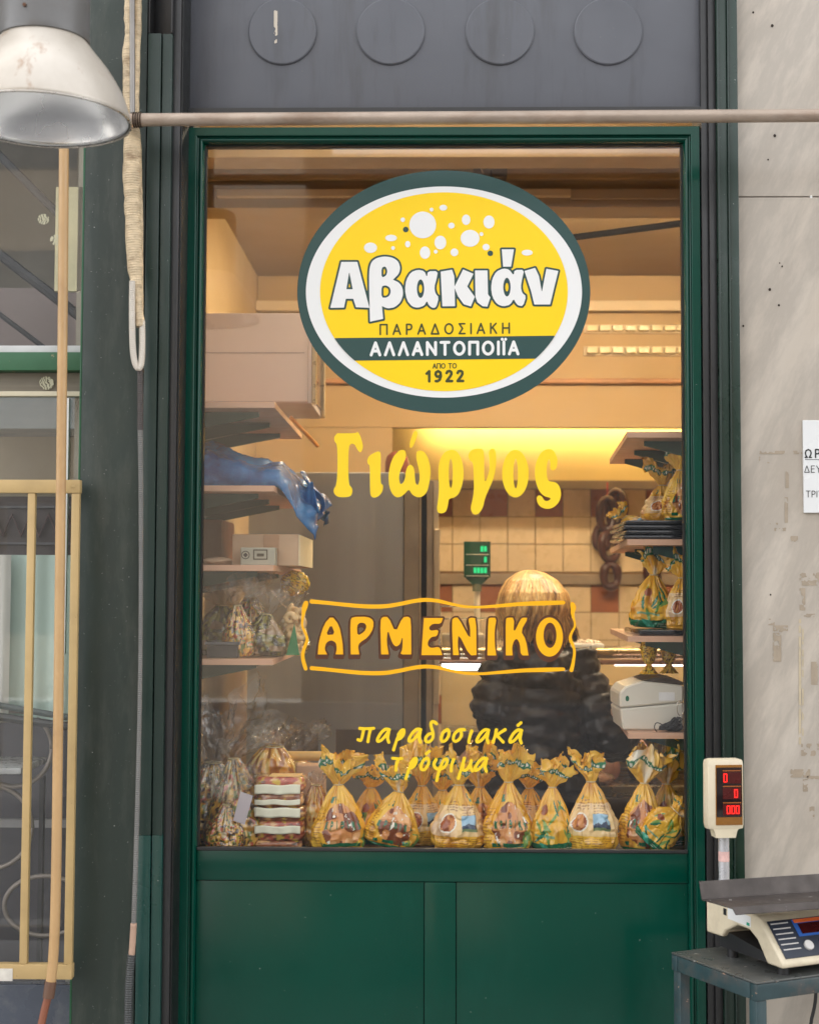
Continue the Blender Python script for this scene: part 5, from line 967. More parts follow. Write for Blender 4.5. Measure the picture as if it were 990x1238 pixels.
def sack(label, base, w_, d_, hb, hr, kind, seed, tilt=0.0, yaw=0.0, neck=.15, spread=.5, lean=0.0, film_ruff=False, cat='bag', group='twisted yellow bags of rusks', name='rusk_bag', top_cut=0.0, belly=.36, nu=200, pitch=0.0):
    rg = random.Random(seed); nb, nr = 100, 40; u = np.linspace(0, 2*np.pi, nu, endpoint=False)
    ph = [rg.uniform(0, 6.28) for _ in range(8)]
    tt = np.concatenate([[0, 0, 0], np.linspace(0, 1, nb)]); U, T = np.meshgrid(u, tt)
    s = np.clip((T-belly)/(1-belly), 0, 1); prof = 1-(1-neck)*(.75*s**1.12+.25*s**2.2); prof = prof*(1-.22*np.clip(1-T/.16, 0, 1)**2)
    prof[0] *= .02; prof[1] *= .6; prof[2] *= .93
    ce, se = np.cos(U), np.sin(U); n_ = 2.5-.5*s; rad = (np.abs(ce)**n_+np.abs(se)**n_)**(-1/n_)
    pl = s**1.4*(.10*np.sin(9*U+ph[0])+.07*np.sin(14*U+ph[1]+3*T)+.05*np.sin(23*U+ph[2]))
    Pn = np.stack([ce*2.0, se*2.0, T*3.2+seed*3.1], -1); wr = fbm(Pn, seed, 3); cr = 1-np.abs(vnoise(Pn*2.2, seed+9))*2
    c2 = 1-np.abs(vnoise(Pn*np.array([1.3, 1.3, 2.1])+rg.uniform(0, 9), seed+14))*2.4; rad = rad*prof*(1+pl+.09*wr+.055*np.clip(cr, 0, 1)*(T > .02)-.09*np.clip(c2, 0, 1)*(T > .04)+.10*np.sin(U+ph[6])*s*(1-s)*2)
    G = np.stack([w_*rad*ce, d_*rad*se, hb*T], -1); G[..., 2] += hb*.02*fbm(Pn*1.3, seed+4)*np.clip(T*4, 0, 1)*(1-s)
    a = np.arctan2(ce, -se)*(1.0)                     # 0 facing the camera side (-y)
    colb = design(kind, a*.82, np.clip(T, 0, 1), Pn, seed)
    # ruff
    q = np.linspace(0, 1, nr)[1:]; U2, Q = np.meshgrid(u, q)
    tri = lambda x: np.arcsin(np.sin(x))*2/np.pi; fold = .36*tri(3*U2+ph[3]+.8*Q)+.30*tri(5*U2+ph[4]+2*Q)+.20*tri(9*U2+ph[5]+3*Q)
    rr = neck+(spread-neck)*np.sin(np.clip(Q*1.25, 0, 1)*math.pi/2)**1.1; rr = rr*(1+fold*(.35+.65*Q))
    Pr = np.stack([np.cos(U2)*2.5, np.sin(U2)*2.5, Q*3+seed*1.7], -1); rr = rr*(1+.34*fbm(Pr, seed+2))+.10*Q*(1-2*np.abs(vnoise(Pr*2.4, seed+3)))
    zr = hb+hr*(Q*(1+.18*np.sin(2*U2+ph[6])+.14*tri(3*U2+ph[7])))+hr*.20*fbm(Pr*1.4, seed+5)*Q
    G2 = np.stack([w_*rr*np.cos(U2)+lean*w_*Q**1.3, .75*w_*rr*np.sin(U2), zr], -1)
    band = (np.abs(Q-.62-.05*np.sin(2*U2)) < .085)
    if film_ruff: colr = np.broadcast_to(np.array(lin(206, 186, 150)), U2.shape+(3,)).copy()
    else:
        colr = np.broadcast_to(YB0, U2.shape+(3,)).copy(); colr = lerp(colr, YB1, .5+.6*fbm(Pr, seed+6)); colr = lerp(colr, WHT, (fbm(np.stack([np.cos(U2), np.sin(U2), Q*.6+seed], -1), seed+8)-.62)*2)
        colr = lerp(colr, GRN, band); colr = lerp(colr, WHT, .85*(band & (np.abs(Q-.62-.05*np.sin(2*U2)) < .035) & (np.sin(U2*46) > .1)))
    def place(G_):
        x, y, z = G_[..., 0], G_[..., 1], G_[..., 2]; z = z*1.0
        y, z = y*math.cos(pitch)-z*math.sin(pitch), y*math.sin(pitch)+z*math.cos(pitch)
        x, z = x*math.cos(tilt)+z*math.sin(tilt), -x*math.sin(tilt)+z*math.cos(tilt); z = z
        x, y = x*math.cos(yaw)-y*math.sin(yaw), x*math.sin(yaw)+y*math.cos(yaw)
        return np.stack([x, y, z], -1)
    Gb, Gr = place(G), place(G2); dz = -min(0, Gb[..., 2].min()) if (tilt or pitch) else 0
    off = np.array(base)+np.array([0, 0, dz])
    t = thing(name, base, label, cat, group)
    m1 = MB().grid(Gb+off, True); m1.col = colb.reshape(-1, 3)
    body = obj('body', m1, PASTAM if film_ruff else BAGM, t, smooth='all')
    m2 = MB().grid(np.concatenate([Gb[-1:], Gr])+off, True); m2.col = np.concatenate([colb[-1:], colr]).reshape(-1, 3)
    obj('ruffle', m2, M['film'] if film_ruff else BAGM, t, smooth='all', fixn=False)
    if film_ruff:                                    # loose outer wrap
        G3 = np.stack([w_*1.05*rad*ce*(1+.05*vnoise(Pn*4, seed+20)), d_*1.08*rad*se*(1+.05*vnoise(Pn*4, seed+21)), hb*T], -1)
        obj('wrap', MB().grid(place(G3)[3:]+off, True), M['film'], t, smooth='all', fixn=False)
    nk = place(np.array([[[w_*neck*1.12*math.cos(k), w_*neck*1.0*math.sin(k), hb*1.0] for k in np.linspace(0, 2*math.pi, 17)]]))[0]+off
    obj('tie', MB().tube(list(nk), .0016, 6), bpy.data.materials['cream_plastic'], t, smooth='all')
    return t
def onsill(px, y): return np.array([X(px, 1027, y), y, zS])
s2 = .00207
for (px, y, hw, nk_, top, kind, sd, tl, ln, sp, lb_) in [
  (409, .11, 32, 950, 908, 'rusk', 11, .02, .1, .62, 'yellow rusk bag with a wide twisted top next to the stack of sliced packs'),
  (469, .115, 31, 962, 926, 'rusk', 12, .20, -.55, .55, 'yellow rusk bag tilting sideways with its top flopped over below the first brush word'),
  (553, .11, 30, 950, 908, 'label', 13, 0, .0, .62, 'yellow rusk bag with a blue picture label under the last brush letters'),
  (615, .112, 29, 946, 904, 'rusk', 14, .03, .35, .60, 'yellow rusk bag with printed rusks in front of the dark coat'),
  (667, .115, 25, 952, 918, 'leaf', 15, .02, .2, .66, 'slim yellow rusk bag printed with green leaves and a green foot band'),
  (716, .11, 30, 945, 908, 'label', 16, -.03, -.25, .50, 'plump pale yellow rusk bag with a blue picture and upright twisted top'),
  (776, .13, 27, 948, 904, 'rusk', 17, .0, .15, .78, 'yellow rusk bag with big open ruffle before the deli deck by the door edge')]:
    sack(lb_, onsill(px, y), hw*s2, hw*s2*.74, (1027-nk_)*s2, (nk_-top)*s2*.86, kind, sd, tl+((sd*37) % 7-3)*.012, ((sd*53) % 9-4)*.07, .15, sp*.92, ln)
sack('small yellow bag lying tilted in the corner of the sill by the door edge', onsill(782, .075), .046, .026, .105, .03, 'leaf', 18, .75, 0, .35, .5, 0, belly=.7)
for (px, y, hw, nk_, top, kind, sd, sp, lb_) in [
  (448, .215, 25, 962, 940, 'leaf', 21, .55, 'low yellow bag half hidden between the first two rusk bags'),
  (510, .20, 26, 958, 908, 'label', 22, .62, 'yellow bag in the second row with its green banded top against the fridge profiles'),
  (535, .225, 24, 965, 935, 'rusk', 23, .60, 'yellow bag in the second row peeking beside the blue labelled bag'),
  (580, .21, 27, 960, 915, 'rusk', 24, .7, 'yellow bag in the second row with a broad top behind the last brush letters'),
  (640, .225, 24, 962, 938, 'label', 25, .6, 'yellow bag in the second row hidden behind the bag before the dark coat'),
  (806, .21, 25, 955, 906, 'leaf', 26, .7, 'yellow bag in the second row against the door edge with a dark green band')]:
    c = onsill(px, y); k = 1+(y-.11)/3.6; sack(lb_, c, hw*s2*k, hw*s2*.7*k, (1027-nk_)*s2*k, (nk_-top)*s2*.9*k, kind, sd, 0, .3, .16, sp, .1)
# bags on the opposite shelves
for (px, y, zi, w_, hb, hr, kind, sd, tl, lb_) in [(800, .34, 1, .052, .10, .06, 'label', 31, .0, 'yellow bag with a blue dot standing behind the black tray stack'), (822, .22, 1, .045, .13, .06, 'rusk', 32, .0, 'yellow bag standing at the door edge behind the black tray stack'), (770, .30, 1, .04, .055, .03, 'label', 35, -.7, 'yellow bag slumped over the end of the black tray stack'),
   (786, .22, 2, .058, .135, .07, 'leaf', 33, .06, 'yellow leaf printed rusk bag standing on the shelf above the label printer'), (823, .20, 2, .045, .13, .06, 'label', 34, .0, 'yellow rusk bag with a blue landscape picture at the door edge above the label printer')]:
    z0 = zr_[zi]+(.052 if zi == 1 and sd != 35 else .015 if zi == 2 else 0); c = np.array([X(px, 640, y), y, z0]); sack(lb_, c, w_, w_*.7, hb, hr, kind, sd, tl, .2, .16, .62, 0)
tk = thing('tray_stack', (X(790, 640, .2), .2, zr_[1]), 'stack of four shiny black plastic trays under the yellow bags on the shelf', 'tray')
BLKT = mat('shiny_black_tray', (.012, .012, .014), .18, coat=.4, bmp=.05)
for i in range(4): obj('tray', MB().box((xs2-.006+.006*(i % 2), .115+.004*i, zr_[1]+.0005+.0128*i), (.79, .42, zr_[1]+.0105+.0128*i), .004), BLKT, tk, smooth=True)
t2 = thing('black_tray', (X(800, 640, .2), .2, zr_[2]), 'single black tray under the rusk bags above the label printer', 'tray'); obj('tray', MB().box((xs2+.03, .115, zr_[2]+.0005), (.79, .40, zr_[2]+.015), .004), BLKT, t2, smooth=True)
for i, (px, py, lb_) in enumerate([(784, 805, 'gold and black patterned snack packet hanging above the label printer'), (808, 803, 'second gold snack packet hanging above the label printer beside the door edge')]):
    y = .24+.04*i; c = P(px, py, y); us = np.linspace(0, 2*np.pi, 48, endpoint=False); vs = np.linspace(0, 1, 40); U, V = np.meshgrid(us, vs)
    rr = np.interp(V, [0, .1, .28, .4, .8, 1], [.024, .016, .006, .016, .023, .018])*(1+.12*np.sin(5*U+i+V*2)*(V < .35)); L_ = .085
    G = np.stack([c[0]+rr*np.cos(U), c[1]+rr*.7*np.sin(U), zr_[2]-.016-L_+V*L_], -1); mb = MB().grid(G, True); mb.col = design('snack', np.arctan2(np.cos(U), -np.sin(U)), V, None, 40+i).reshape(-1, 3)
    obj('snack_packet', mb, SNACKM, smooth='all', label=lb_, cat='packet', group='gold snack packets')
# ---- label printer, cable clump
y0 = .16; pr = thing('label_printer', P(790, 884, y0), 'off white label printer with a dark lid and green mark on the low shelf', 'printer')
zs4 = zr_[3]+.0008
def pp(px, py): q = P(px, py, y0); return (q[0], y0, max(zs4, q[2]))
IVORY = mat('ivory_plastic', lin(214, 208, 192), .4, var=.03, vs=4, bmp=.02)
low = [pp(*q) for q in [(753, 885), (749, 857), (826, 850), (826, 885)]]; hi = [pp(*q) for q in [(749, 856), (748.5, 838), (756, 830), (776, 823.5), (800, 826), (826, 829), (826, 849)]]
ob = obj('lower_shell', MB().prism(low, (0, .20, 0)), IVORY, pr); ob.modifiers.new('b', 'BEVEL').width = .004
ob = obj('upper_shell', MB().prism(hi, (0, .20, 0)), IVORY, pr); ob.modifiers.new('b', 'BEVEL').width = .004
lid = [pp(*q) for q in [(777, 823), (790, 819.5), (806, 819), (820, 822), (826, 825), (826, 828.5), (800, 825.4)]]; obj('lid', MB().prism([(a, y0+.004, c) for a, b, c in lid], (0, .19, 0)), mat('brown_black_lid', lin(52, 44, 40), .35), pr)
mb = fillmesh(ell_f(758, 844.5, 2.2, 3.4), 754, 762, 840, 850, .4, y0-.0012); obj('green_mark', mb, mat('teal_logo', lin(10, 96, 72), .4), pr)
obj('pale_label', MB().box(P(796, 847, y0-.001), P(815, 837, y0-.0004)), mat('faint_label', lin(226, 224, 220), .4), pr)
hk = obj('wire_hook', MB().tube([P(822+4*math.cos(a), 856+9*math.sin(a), y0-.02) for a in np.linspace(0, 2*math.pi, 25)], .0012, 6), CHR, smooth='all', label='small wire loop hanging before the label printer', cat='hook')
pts = []
for i in range(150):
    a = i*.83; pts.append((P(810, 878, .125)[0]+.030*math.cos(a)*(.7+.3*math.sin(i*.31)), .125+.012*math.sin(a*1.3), zs4+.004+.034*abs(math.sin(a*.53+1))*(.6+.4*math.cos(a))))
pts += [P(793, 872, .12), P(790, 880, .12), P(794, 885, .12)]
cl_ = thing('cable_clump', P(810, 886, .125), 'tangled black power adapter cable before the label printer', 'cable'); obj('cord', MB().tube(list(chaikin3(pts, 2)), .0013, 5), BLKP, cl_, smooth='all')
blob('adapter', (P(813, 880, .14)[0], .142, zs4), (.024, .014, .012), BLKP, None, None, 77, parent=cl_)
# ---- blue plastic bag over the second shelf
BLUEM = None
def bluemat():
    m, t, b = nodes('blue_plastic_film'); c = mixc(t, ramp(t, noise(t, 12, 5), [(.35, 0.), (.7, 1.)]), lin(14, 66, 128), lin(52, 146, 218)); t.links.new(c, b.inputs['Base Color'])
    b.inputs['Roughness'].default_value = .14; b.inputs['Coat Weight'].default_value = .4; bump(t, b, noise(t, 38, 6, .75), .8, .012)
    tr = t.nodes.new('ShaderNodeBsdfTransparent'); tr.inputs[0].default_value = (.45, .72, .92, 1); mx = t.nodes.new('ShaderNodeMixShader'); mx.inputs[0].default_value = .84
    t.links.new(tr.outputs[0], mx.inputs[1]); t.links.new(b.outputs[0], mx.inputs[2]); t.links.new(mx.outputs[0], t.nodes['Material Output'].inputs[0]); return m
BLUEM = bluemat(); zb = zl[1]
nu, nv = 90, 60; us = np.linspace(0, 1, nu); vs = np.linspace(0, 1, nv); U, V = np.meshgrid(us, vs)
def bl(U, V):
    x = XL+.03+(xs1-XL-.03+.005)*np.clip(U/.62, 0, 1); over = np.clip((U-.62)/.38, 0, 1)
    ht = .128*(.75+.25*np.sin(U*5+1))*np.sin(np.clip(U*9, 0, 1)*np.pi/2)
    y = .16+.46*V; bulge = np.sin(np.clip(V, 0.0, 1)*np.pi)**.35
    z = zb+.004+ht*bulge*(1-over*.35); 
    ov = over**.85; x = x+.095*ov; z = z-.125*ov*(.6+.4*(1-V))-.01*over
    nz = fbm(np.stack([U*6, V*6, U*0+2], -1), 3, 4); rg_ = 1-2*np.abs(vnoise(np.stack([U*9+V*4, V*7-U*3, U*0+5], -1), 8)); return np.stack([x+.018*(nz+.5*rg_)*over, y+.18*over*(V-.5)*-.6+.01*rg_*over, z+(.012*nz+.010*rg_)*np.clip(U*8, 0, 1)*(bulge > .2)], -1)
mb = MB().grid(bl(U, V)); bb = thing('blue_plastic_bag', (xs1-.1, .16, zb), 'crumpled shiny blue plastic bag drooping over the end of the second shelf', 'bag'); o = obj('film', mb, BLUEM, bb, smooth='all', fixn=False); o.modifiers.new('t', 'SOLIDIFY').thickness = .0015
# handle strap of the bag
hpnt = [P(366, 572, .35), P(377, 590, .33), P(390, 604, .30), P(391, 618, .30), P(386, 622, .31), P(374, 612, .33)]
hq = np.array(chaikin3(hpnt, 2)); tq_ = np.linspace(0, 1, len(hq)); wv = np.linspace(-1, 1, 7)
G = np.array([[p+np.array([.006*math.sin(v*3+t_*9), .016*v, .006*math.cos(v*2.5+t_*7)]) for v in wv] for p, t_ in zip(hq, tq_)])
o = obj('handle', MB().grid(G), BLUEM, bb, smooth='all', fixn=False); o.modifiers.new('t', 'SOLIDIFY').thickness = .001
flp = np.array([[P(362+(378-362)*u+v*8, 588+v*38+6*math.sin(u*5), .30-.05*u+.015*math.sin(u*7+v*4)) for u in np.linspace(0, 1, 14)] for v in np.linspace(0, 1, 14)])
o = obj('loose_end', MB().grid(flp), BLUEM, bb, smooth='all', fixn=False); o.modifiers.new('t', 'SOLIDIFY').thickness = .0015
# ---- carton and small box on the third shelf
z3 = zl[2]+.0006; CART = mat('plain_cardboard', lin(196, 164, 132), .7, var=.06, vs=8); WCART = mat('white_carton_end', lin(226, 214, 178), .6, var=.05)
cx_ = thing('carton_box', (-.55, .3, z3), 'long tan carton with a cream end on the third shelf', 'box')
a, b = P(281, 684, .22), P(361, 646, .22); obj('box', MB().box((a[0], .22, z3), (b[0], .62, b[2]), .002), CART, cx_); obj('cream_end', MB().box((b[0]+.0005, .222, z3+.001), (b[0]+.003, .618, b[2]-.001)), WCART, cx_); obj('tape', MB().box((a[0]+.08, .2185, z3+.001), (a[0]+.12, .2196, b[2]-.001)), mat('brown_tape', lin(170, 130, 96), .3), cx_)
sbx = thing('small_grey_box', P(310, 680, .17), 'small pale grey box with printed dial and window in front of the tan carton', 'box')
a, b = P(291, 680, .16), P(333, 662, .16); obj('box', MB().box((a[0], .16, z3), (b[0], .21, b[2]), .002), mat('pale_grey_card', lin(172, 170, 152), .5), sbx)
for cx2, cz2, r1 in ((297, 671, 5.2),): obj('printed_dial', fillmesh(lambda A, B: np.minimum(np.abs(np.hypot(A-cx2, B-cz2)-4.6)-.5, np.abs(A-cx2)+np.abs(B-cz2)-3), 290, 304, 664, 678, .35, .1592), M['blackink'], sbx)
obj('printed_frame', fillmesh(lambda A, B: np.minimum(np.maximum(np.abs(A-315)-8.5, np.abs(B-670)-6)*-1*0+np.abs(np.maximum(np.abs(A-315)-8, np.abs(B-670.5)-5.5))-.7, np.maximum(np.abs(A-315)-4.3, np.abs(B-671)-1.8)), 304, 326, 660, 680, .35, .1592), mat('dark_print', lin(70, 64, 46), .5), sbx)
tl_ = thing('carton_box', (-.66, .4, z3), 'taller brown carton half hidden behind the small grey box', 'box'); a, b = P(240, 684, .45), P(268, 628, .45); obj('box', MB().box((XL+.01, .45, z3), (b[0], .7, b[2]), .002), mat('brown_cardboard', lin(150, 108, 76), .7), tl_)
blob('paper_packet', (X(262, 640, .22), .24, z3), (.045, .05, .012), CART, 'flat crumpled tan packet lying on the third shelf beside the grey box', 'packet', 51, amp=.2)
# ---- cellophane bags on the lowest shelf of that column
z4 = zl[3]+.0006
ck = dict(film_ruff=True, group='cellophane bags of pasta', name='pasta_bag', cat='bag', nu=130)
sack('dark cellophane pasta bag with a tall crinkled top behind the black box', np.array([X(268, 780, .34), .34, z4]), .075, .05, .13, .085, 'green', 61, .0, .1, .2, .85, 0, **ck)
sack('cellophane bag of dark green pasta with a shiny ruffle behind the green card', np.array([X(318, 780, .24), .24, z4]), .058, .045, .105, .075, 'green', 62, .08, .1, .2, .9, -.3, **ck)
sack('cellophane bag of pale snail shells at the end of the lowest shelf', np.array([X(352, 780, .34), .34, z4]), .042, .04, .12, .05, 'shell', 63, .02, .2, .25, .8, -.3, **ck)
shb = thing('shell_net', P(358, 790, .26), 'heap of pale whorled pasta shells at the very end of the lowest shelf', 'pasta'); SHM = mat('pale_shell_pasta', lin(222, 190, 138), .5, var=.25, vs=60, bmp=.3, bs=80)
for i, (px, py, r) in enumerate([(352, 784, .015), (362, 785, .015), (357, 772, .016), (364, 766, .014), (352, 762, .015), (360, 752, .017), (351, 748, .014), (364, 743, .013), (356, 738, .013)]):
    c = P(px, py, .25+.012*(i % 3)); pts = [c+np.array([r*(1-q*.75)*math.cos(q*9+i), r*.9*(q-.5), r*(1-q*.75)*math.sin(q*9+i)]) for q in np.linspace(0, 1, 22)]; obj('shell', MB().tube(pts, list(r*.62*(1-.7*np.linspace(0, 1, 22))), 8), SHM, shb, smooth='all')
sack('small cellophane bag with a yellow crinkled neck behind the dark grey carton', np.array([X(290, 780, .20), .20, z4]), .040, .035, .13, .08, 'pasta', 64, -.05, .1, .25, 1.0, .2, **ck)
sack('cellophane bag of brown pasta leaning between the two dark green ones', np.array([X(300, 780, .40), .40, z4]), .055, .045, .15, .07, 'pasta', 65, .04, .1, .25, 1.0, .2, **ck)
tgr = obj('green_card', MB().prism([P(346, 792, .22), P(362, 792, .22), P(356, 754, .22)], (0, .006, 0)), mat('green_card', lin(30, 120, 70), .4), label='small green triangular card before the snail shell bag', cat='card')
bxx = thing('black_carton', P(275, 797, .15), 'low dark grey carton at the front of the lowest shelf', 'box'); a, b = P(250, 798, .15), P(288, 780, .15); obj('box', MB().box((a[0], .15, z4), (b[0], .30, b[2]), .003), mat('dark_grey_carton', lin(62, 64, 66), .4), bxx); obj('lid', MB().box((a[0]-.004, .146, b[2]+.0005), (b[0]+.004, .304, b[2]+.008), .002), mat('slate_lid', lin(90, 94, 98), .4), bxx)
c = P(357, 705, .42); us = np.linspace(0, 2*np.pi, 64, endpoint=False); vs = np.linspace(.02, np.pi-.02, 36); U, V = np.meshgrid(us, vs); D = np.stack([np.sin(V)*np.cos(U), np.sin(V)*np.sin(U), np.cos(V)], -1); mb = MB().grid(c+D*np.array([.040, .022, .034])*(1+.06*vnoise(D*4, 3))[..., None], True)
mb.col = design('snack', D[..., 0]*1.6, D[..., 2]*.8, None, 66).reshape(-1, 3); gp = obj('gold_packet', mb, SNACKM, smooth='all', label='oval gold packet with black pattern hanging under the third shelf', cat='packet')
# ---- sill corner: big cellophane pasta bags, sliced packs, roll
ck['nu'] = 130
sack('tall cellophane bag of mixed coloured pasta in the dark corner of the sill', np.array([X(256, 1020, .20), .20, zS]), .088, .07, .20, .17, 'pasta', 71, .02, .1, .22, .8, .1, **ck)
sack('cellophane bag of red and yellow pasta ribbons with a pale paper tag', np.array([X(288, 1020, .14), .14, zS]), .078, .055, .215, .05, 'pasta', 72, -.06, .1, .16, .6, .5, belly=.18, **ck)
sack('cellophane bag of golden macaroni behind the sliced packs', np.array([X(326, 1000, .26), .26, zS]), .062, .05, .235, .06, 'mac', 73, .02, .1, .4, .8, .3, belly=.8, **ck)
sack('cellophane bag of short mixed pasta low in the sill corner behind the paper tag', np.array([X(270, 1020, .075), .085, zS]), .045, .03, .11, .09, 'pasta', 75, .05, .1, .2, 1.1, .4, **ck)
sack('wide cellophane bag of golden noodles behind the tan roll', np.array([X(352, 1000, .40), .42, zS]), .075, .05, .19, .09, 'mac', 76, .0, .1, .3, .9, .2, belly=.7, **ck)
obj('paper_tag', MB().prism([P(291, 957, .055), P(306, 962, .055), P(296, 997, .055), P(282, 992, .055)], (0, .0006, 0)), mat('lilac_paper', lin(188, 178, 180), .6, var=.05, vs=90, sx=(.1, 1, 6)), label='pale lilac printed paper tag hanging on the pasta ribbon bag', cat='tag')
rl = thing('wrapped_roll', P(365, 915, .28), 'tan wrapped roll lying across behind the sliced packs', 'roll'); obj('roll', MB().tube([P(341, 914, .3), P(395, 914, .3)], .0125, 16), mat('tan_wrap', lin(206, 166, 92), .4, var=.1, vs=14), rl, smooth=True)
obj('box', MB().box(np.array([P(341, 900, .285)[0], .285, zS]), P(395, 922, .36), .003), CART, label='plain carton carrying the tan wrapped roll', cat='box')
HAMV = vcol('sliced_contents', .2, .7, .3, 60); WLAB = mat('cream_label', lin(226, 224, 200), .5, var=.06, vs=20, bmp=.15, bs=30)
zp = zS
for i, (py1, py0, lab, pal, lb_) in enumerate([(1019, 1008, None, 0, 'lowest clear pack in the pile beside the first rusk bag'), (1008, 985, (1008, 999), 1, 'second pack from the bottom of the clear sliced packs with cream label'), (985, 968, (988, 977), 2, 'third pack from the bottom of the clear sliced packs with cream label'), (968, 951, (973, 967), 0, 'second pack from the top of the clear sliced packs with narrow cream label'), (951, 933, (960, 949), 1, 'topmost clear pack of red slices carrying a tan sticker')]):
    h_ = (py1-py0)*s2; x0, x1 = X(307+(i % 2), 990, .09), X(366+(i % 3)*2, 990, .09)
    t = thing('sliced_pack', ((x0+x1)/2, .09, zp), lb_, 'pack', 'pile of clear sliced packs')
    us = np.linspace(0, 2*np.pi, 80, endpoint=False); vs = np.linspace(0, 1, 16); U, V = np.meshgrid(us, vs); n_ = 5
    r_ = (np.abs(np.cos(U))**n_+np.abs(np.sin(U))**n_)**(-1/n_)*(1-.10*np.abs(2*V-1)**3)*(1+.02*fbm(np.stack([np.cos(U)*3, np.sin(U)*3, V*3+i], -1), i)); 
    G = np.stack([(x0+x1)/2+(x1-x0)/2*r_*np.cos(U), .145+.055*r_*np.sin(U), zp+.0005+V*(h_-.001)], -1); G = np.concatenate([np.mean(G[:1], 1, keepdims=True)+0*G[:1], G, np.mean(G[-1:], 1, keepdims=True)+0*G[-1:]])
    mb = MB().grid(G, True); q1 = fbm(G*np.array([70, 70, 160])+i*5, 5+i); q2 = vnoise(G*110+i, 9)
    base_c = np.array([lin(150, 92, 62), lin(176, 84, 66), lin(120, 66, 40)][pal]); cc = np.broadcast_to(base_c, G.shape).copy(); cc = lerp(cc, np.array(lin(226, 184, 130)), (q1-.1)*2); cc = lerp(cc, np.array(lin(60, 44, 24)), (-q1-.35)*3); cc = lerp(cc, np.array(lin(206, 180, 60)), (q2 > .55)*.8); mb.col = cc.reshape(-1, 3)
    obj('contents', mb, HAMV, t, smooth='all')
    if lab:
        a, b = P(307.5, lab[0], .084), P(363, lab[1], .084); xs_ = np.linspace(a[0], b[0], 24)
        G = np.array([[(x, .0868-.004*math.sin((x-a[0])/(b[0]-a[0])*math.pi)+.0012*math.sin(x*160+i)*(1-v), a[2]+(b[2]-a[2])*v+.0012*math.sin(x*90+i*2)) for x in xs_] for v in np.linspace(0, 1, 6)])
        o = obj('label', MB().grid(G), WLAB, t, smooth='all', fixn=False); o.modifiers.new('t', 'SOLIDIFY').thickness = .0008
    if i == 4: obj('sticker', MB().box((x0+.035, .10, zp+h_+.0006), (x1-.012, .165, zp+h_+.0014)), mat('tan_sticker', lin(206, 172, 112), .5, var=.15, vs=40), t)
    zp += h_
# filled clear pack beside the pile
sack('small golden cellophane packet between the sliced packs and the first rusk bag', np.array([X(382, 1020, .17), .17, zS]), .036, .03, .15, .03, 'mac', 74, .0, .1, .3, .6, 0, belly=.6, **ck)
# ================================================================ THE CUSTOMER
def fused(name, tubes, m, parent, voxel=.012, smooth_it=4, disp=None, col=None, label=None, cat=None):
    mb = MB()
    for pts, rs in tubes: 
        pts = [np.array(p, float) for p in pts]
        if len(rs) and hasattr(rs[0], '__len__'): mb.loft([[p+np.array([r[0]*math.cos(a), r[1]*math.sin(a), 0]) for a in np.linspace(0, 2*math.pi, 29)[:-1]] for p, r in zip(pts, rs)])
        else: mb.tube(pts, rs, 20)
    me = bpy.data.meshes.new(name+'_raw'); me.from_pydata(mb.v, [], mb.f); bm = bmesh.new(); bm.from_mesh(me); bmesh.ops.recalc_face_normals(bm, faces=bm.faces); bm.to_mesh(me); bm.free()
    o = bpy.data.objects.new(name+'_raw', me); C.objects.link(o); r = o.modifiers.new('r', 'REMESH'); r.mode = 'VOXEL'; r.voxel_size = voxel
    if smooth_it: sm = o.modifiers.new('s', 'SMOOTH'); sm.iterations = smooth_it; sm.factor = .5
    dg = bpy.context.evaluated_depsgraph_get(); ev = o.evaluated_get(dg); m2 = bpy.data.meshes.new_from_object(ev); 
    nv_ = len(m2.vertices); co = np.empty(nv_*3); m2.vertices.foreach_get('co', co); co = co.reshape(-1, 3); no = np.empty(nv_*3); m2.vertices.foreach_get('normal', no); no = no.reshape(-1, 3)
    fs = [tuple(p.vertices) for p in m2.polygons]; bpy.data.objects.remove(o); bpy.data.meshes.remove(m2)
    if disp is not None: co = co+no*disp(co)[:, None]
    mb2 = MB().add(co, fs)
    if col is not None: mb2.col = col(co)
    return obj(name, mb2, m, parent, smooth='all', fixn=False, label=label, cat=cat)
yW = 1.02; H = lambda px, py, dy=0: P(px, py, yW+dy)
xh = H(646, 740)[0]; xt = H(654, 850)[0]; ztop = H(646, 691)[2]
zch, zneck, zsh = ztop-.215, ztop-.245, H(650, 782)[2]
SKIN = mat('skin', lin(222, 172, 146), .5, var=.05, vs=10, bmp=.02)
hd = np.array([xh, yW+.02, ztop-.11])
eR = H(737, 892, -.04); eL = H(596, 862, -.02); sR = H(694, 800, .0); sL = H(611, 802, .0)
hR = eR+np.array([.10, .24, -.05]); hL = eL+np.array([.05, .23, -.02])
head = [([hd+np.array([0, 0, z]) for z in (-.115, -.10, -.06, -.01, .04, .08, .10, .107)], [(.03, .04), (.052, .065), (.066, .085), (.073, .094), (.074, .095), (.055, .07), (.03, .04), (.004, .004)]),
 ([hd+np.array([0, .075, -.005]), hd+np.array([0, .112, -.03]), hd+np.array([0, .10, -.042])], [.010, .014, .012]),
 ([hd+np.array([0, .055, -.075]), hd+np.array([0, .085, -.068])], [.026, .016])]
for sx in (-1, 1): head += [([hd+np.array([sx*.070, -.012, -.035]), hd+np.array([sx*.083, -.008, .005])], [.012, .017]), ([hd+np.array([sx*.030, .082, .005]), hd+np.array([sx*.030, .09, .005])], [.012, .011])]
body = head+[([np.array([xh, yW, ztop-.30]), np.array([xh, yW+.005, ztop-.17])], [.058, .054]), ([np.array([xt, yW, z]) for z in (.80, .93, 1.05, zsh-.16, zsh-.07, zsh+.01)], [(.14, .11), (.125, .10), (.11, .095), (.115, .095), (.11, .085), (.06, .055)])]
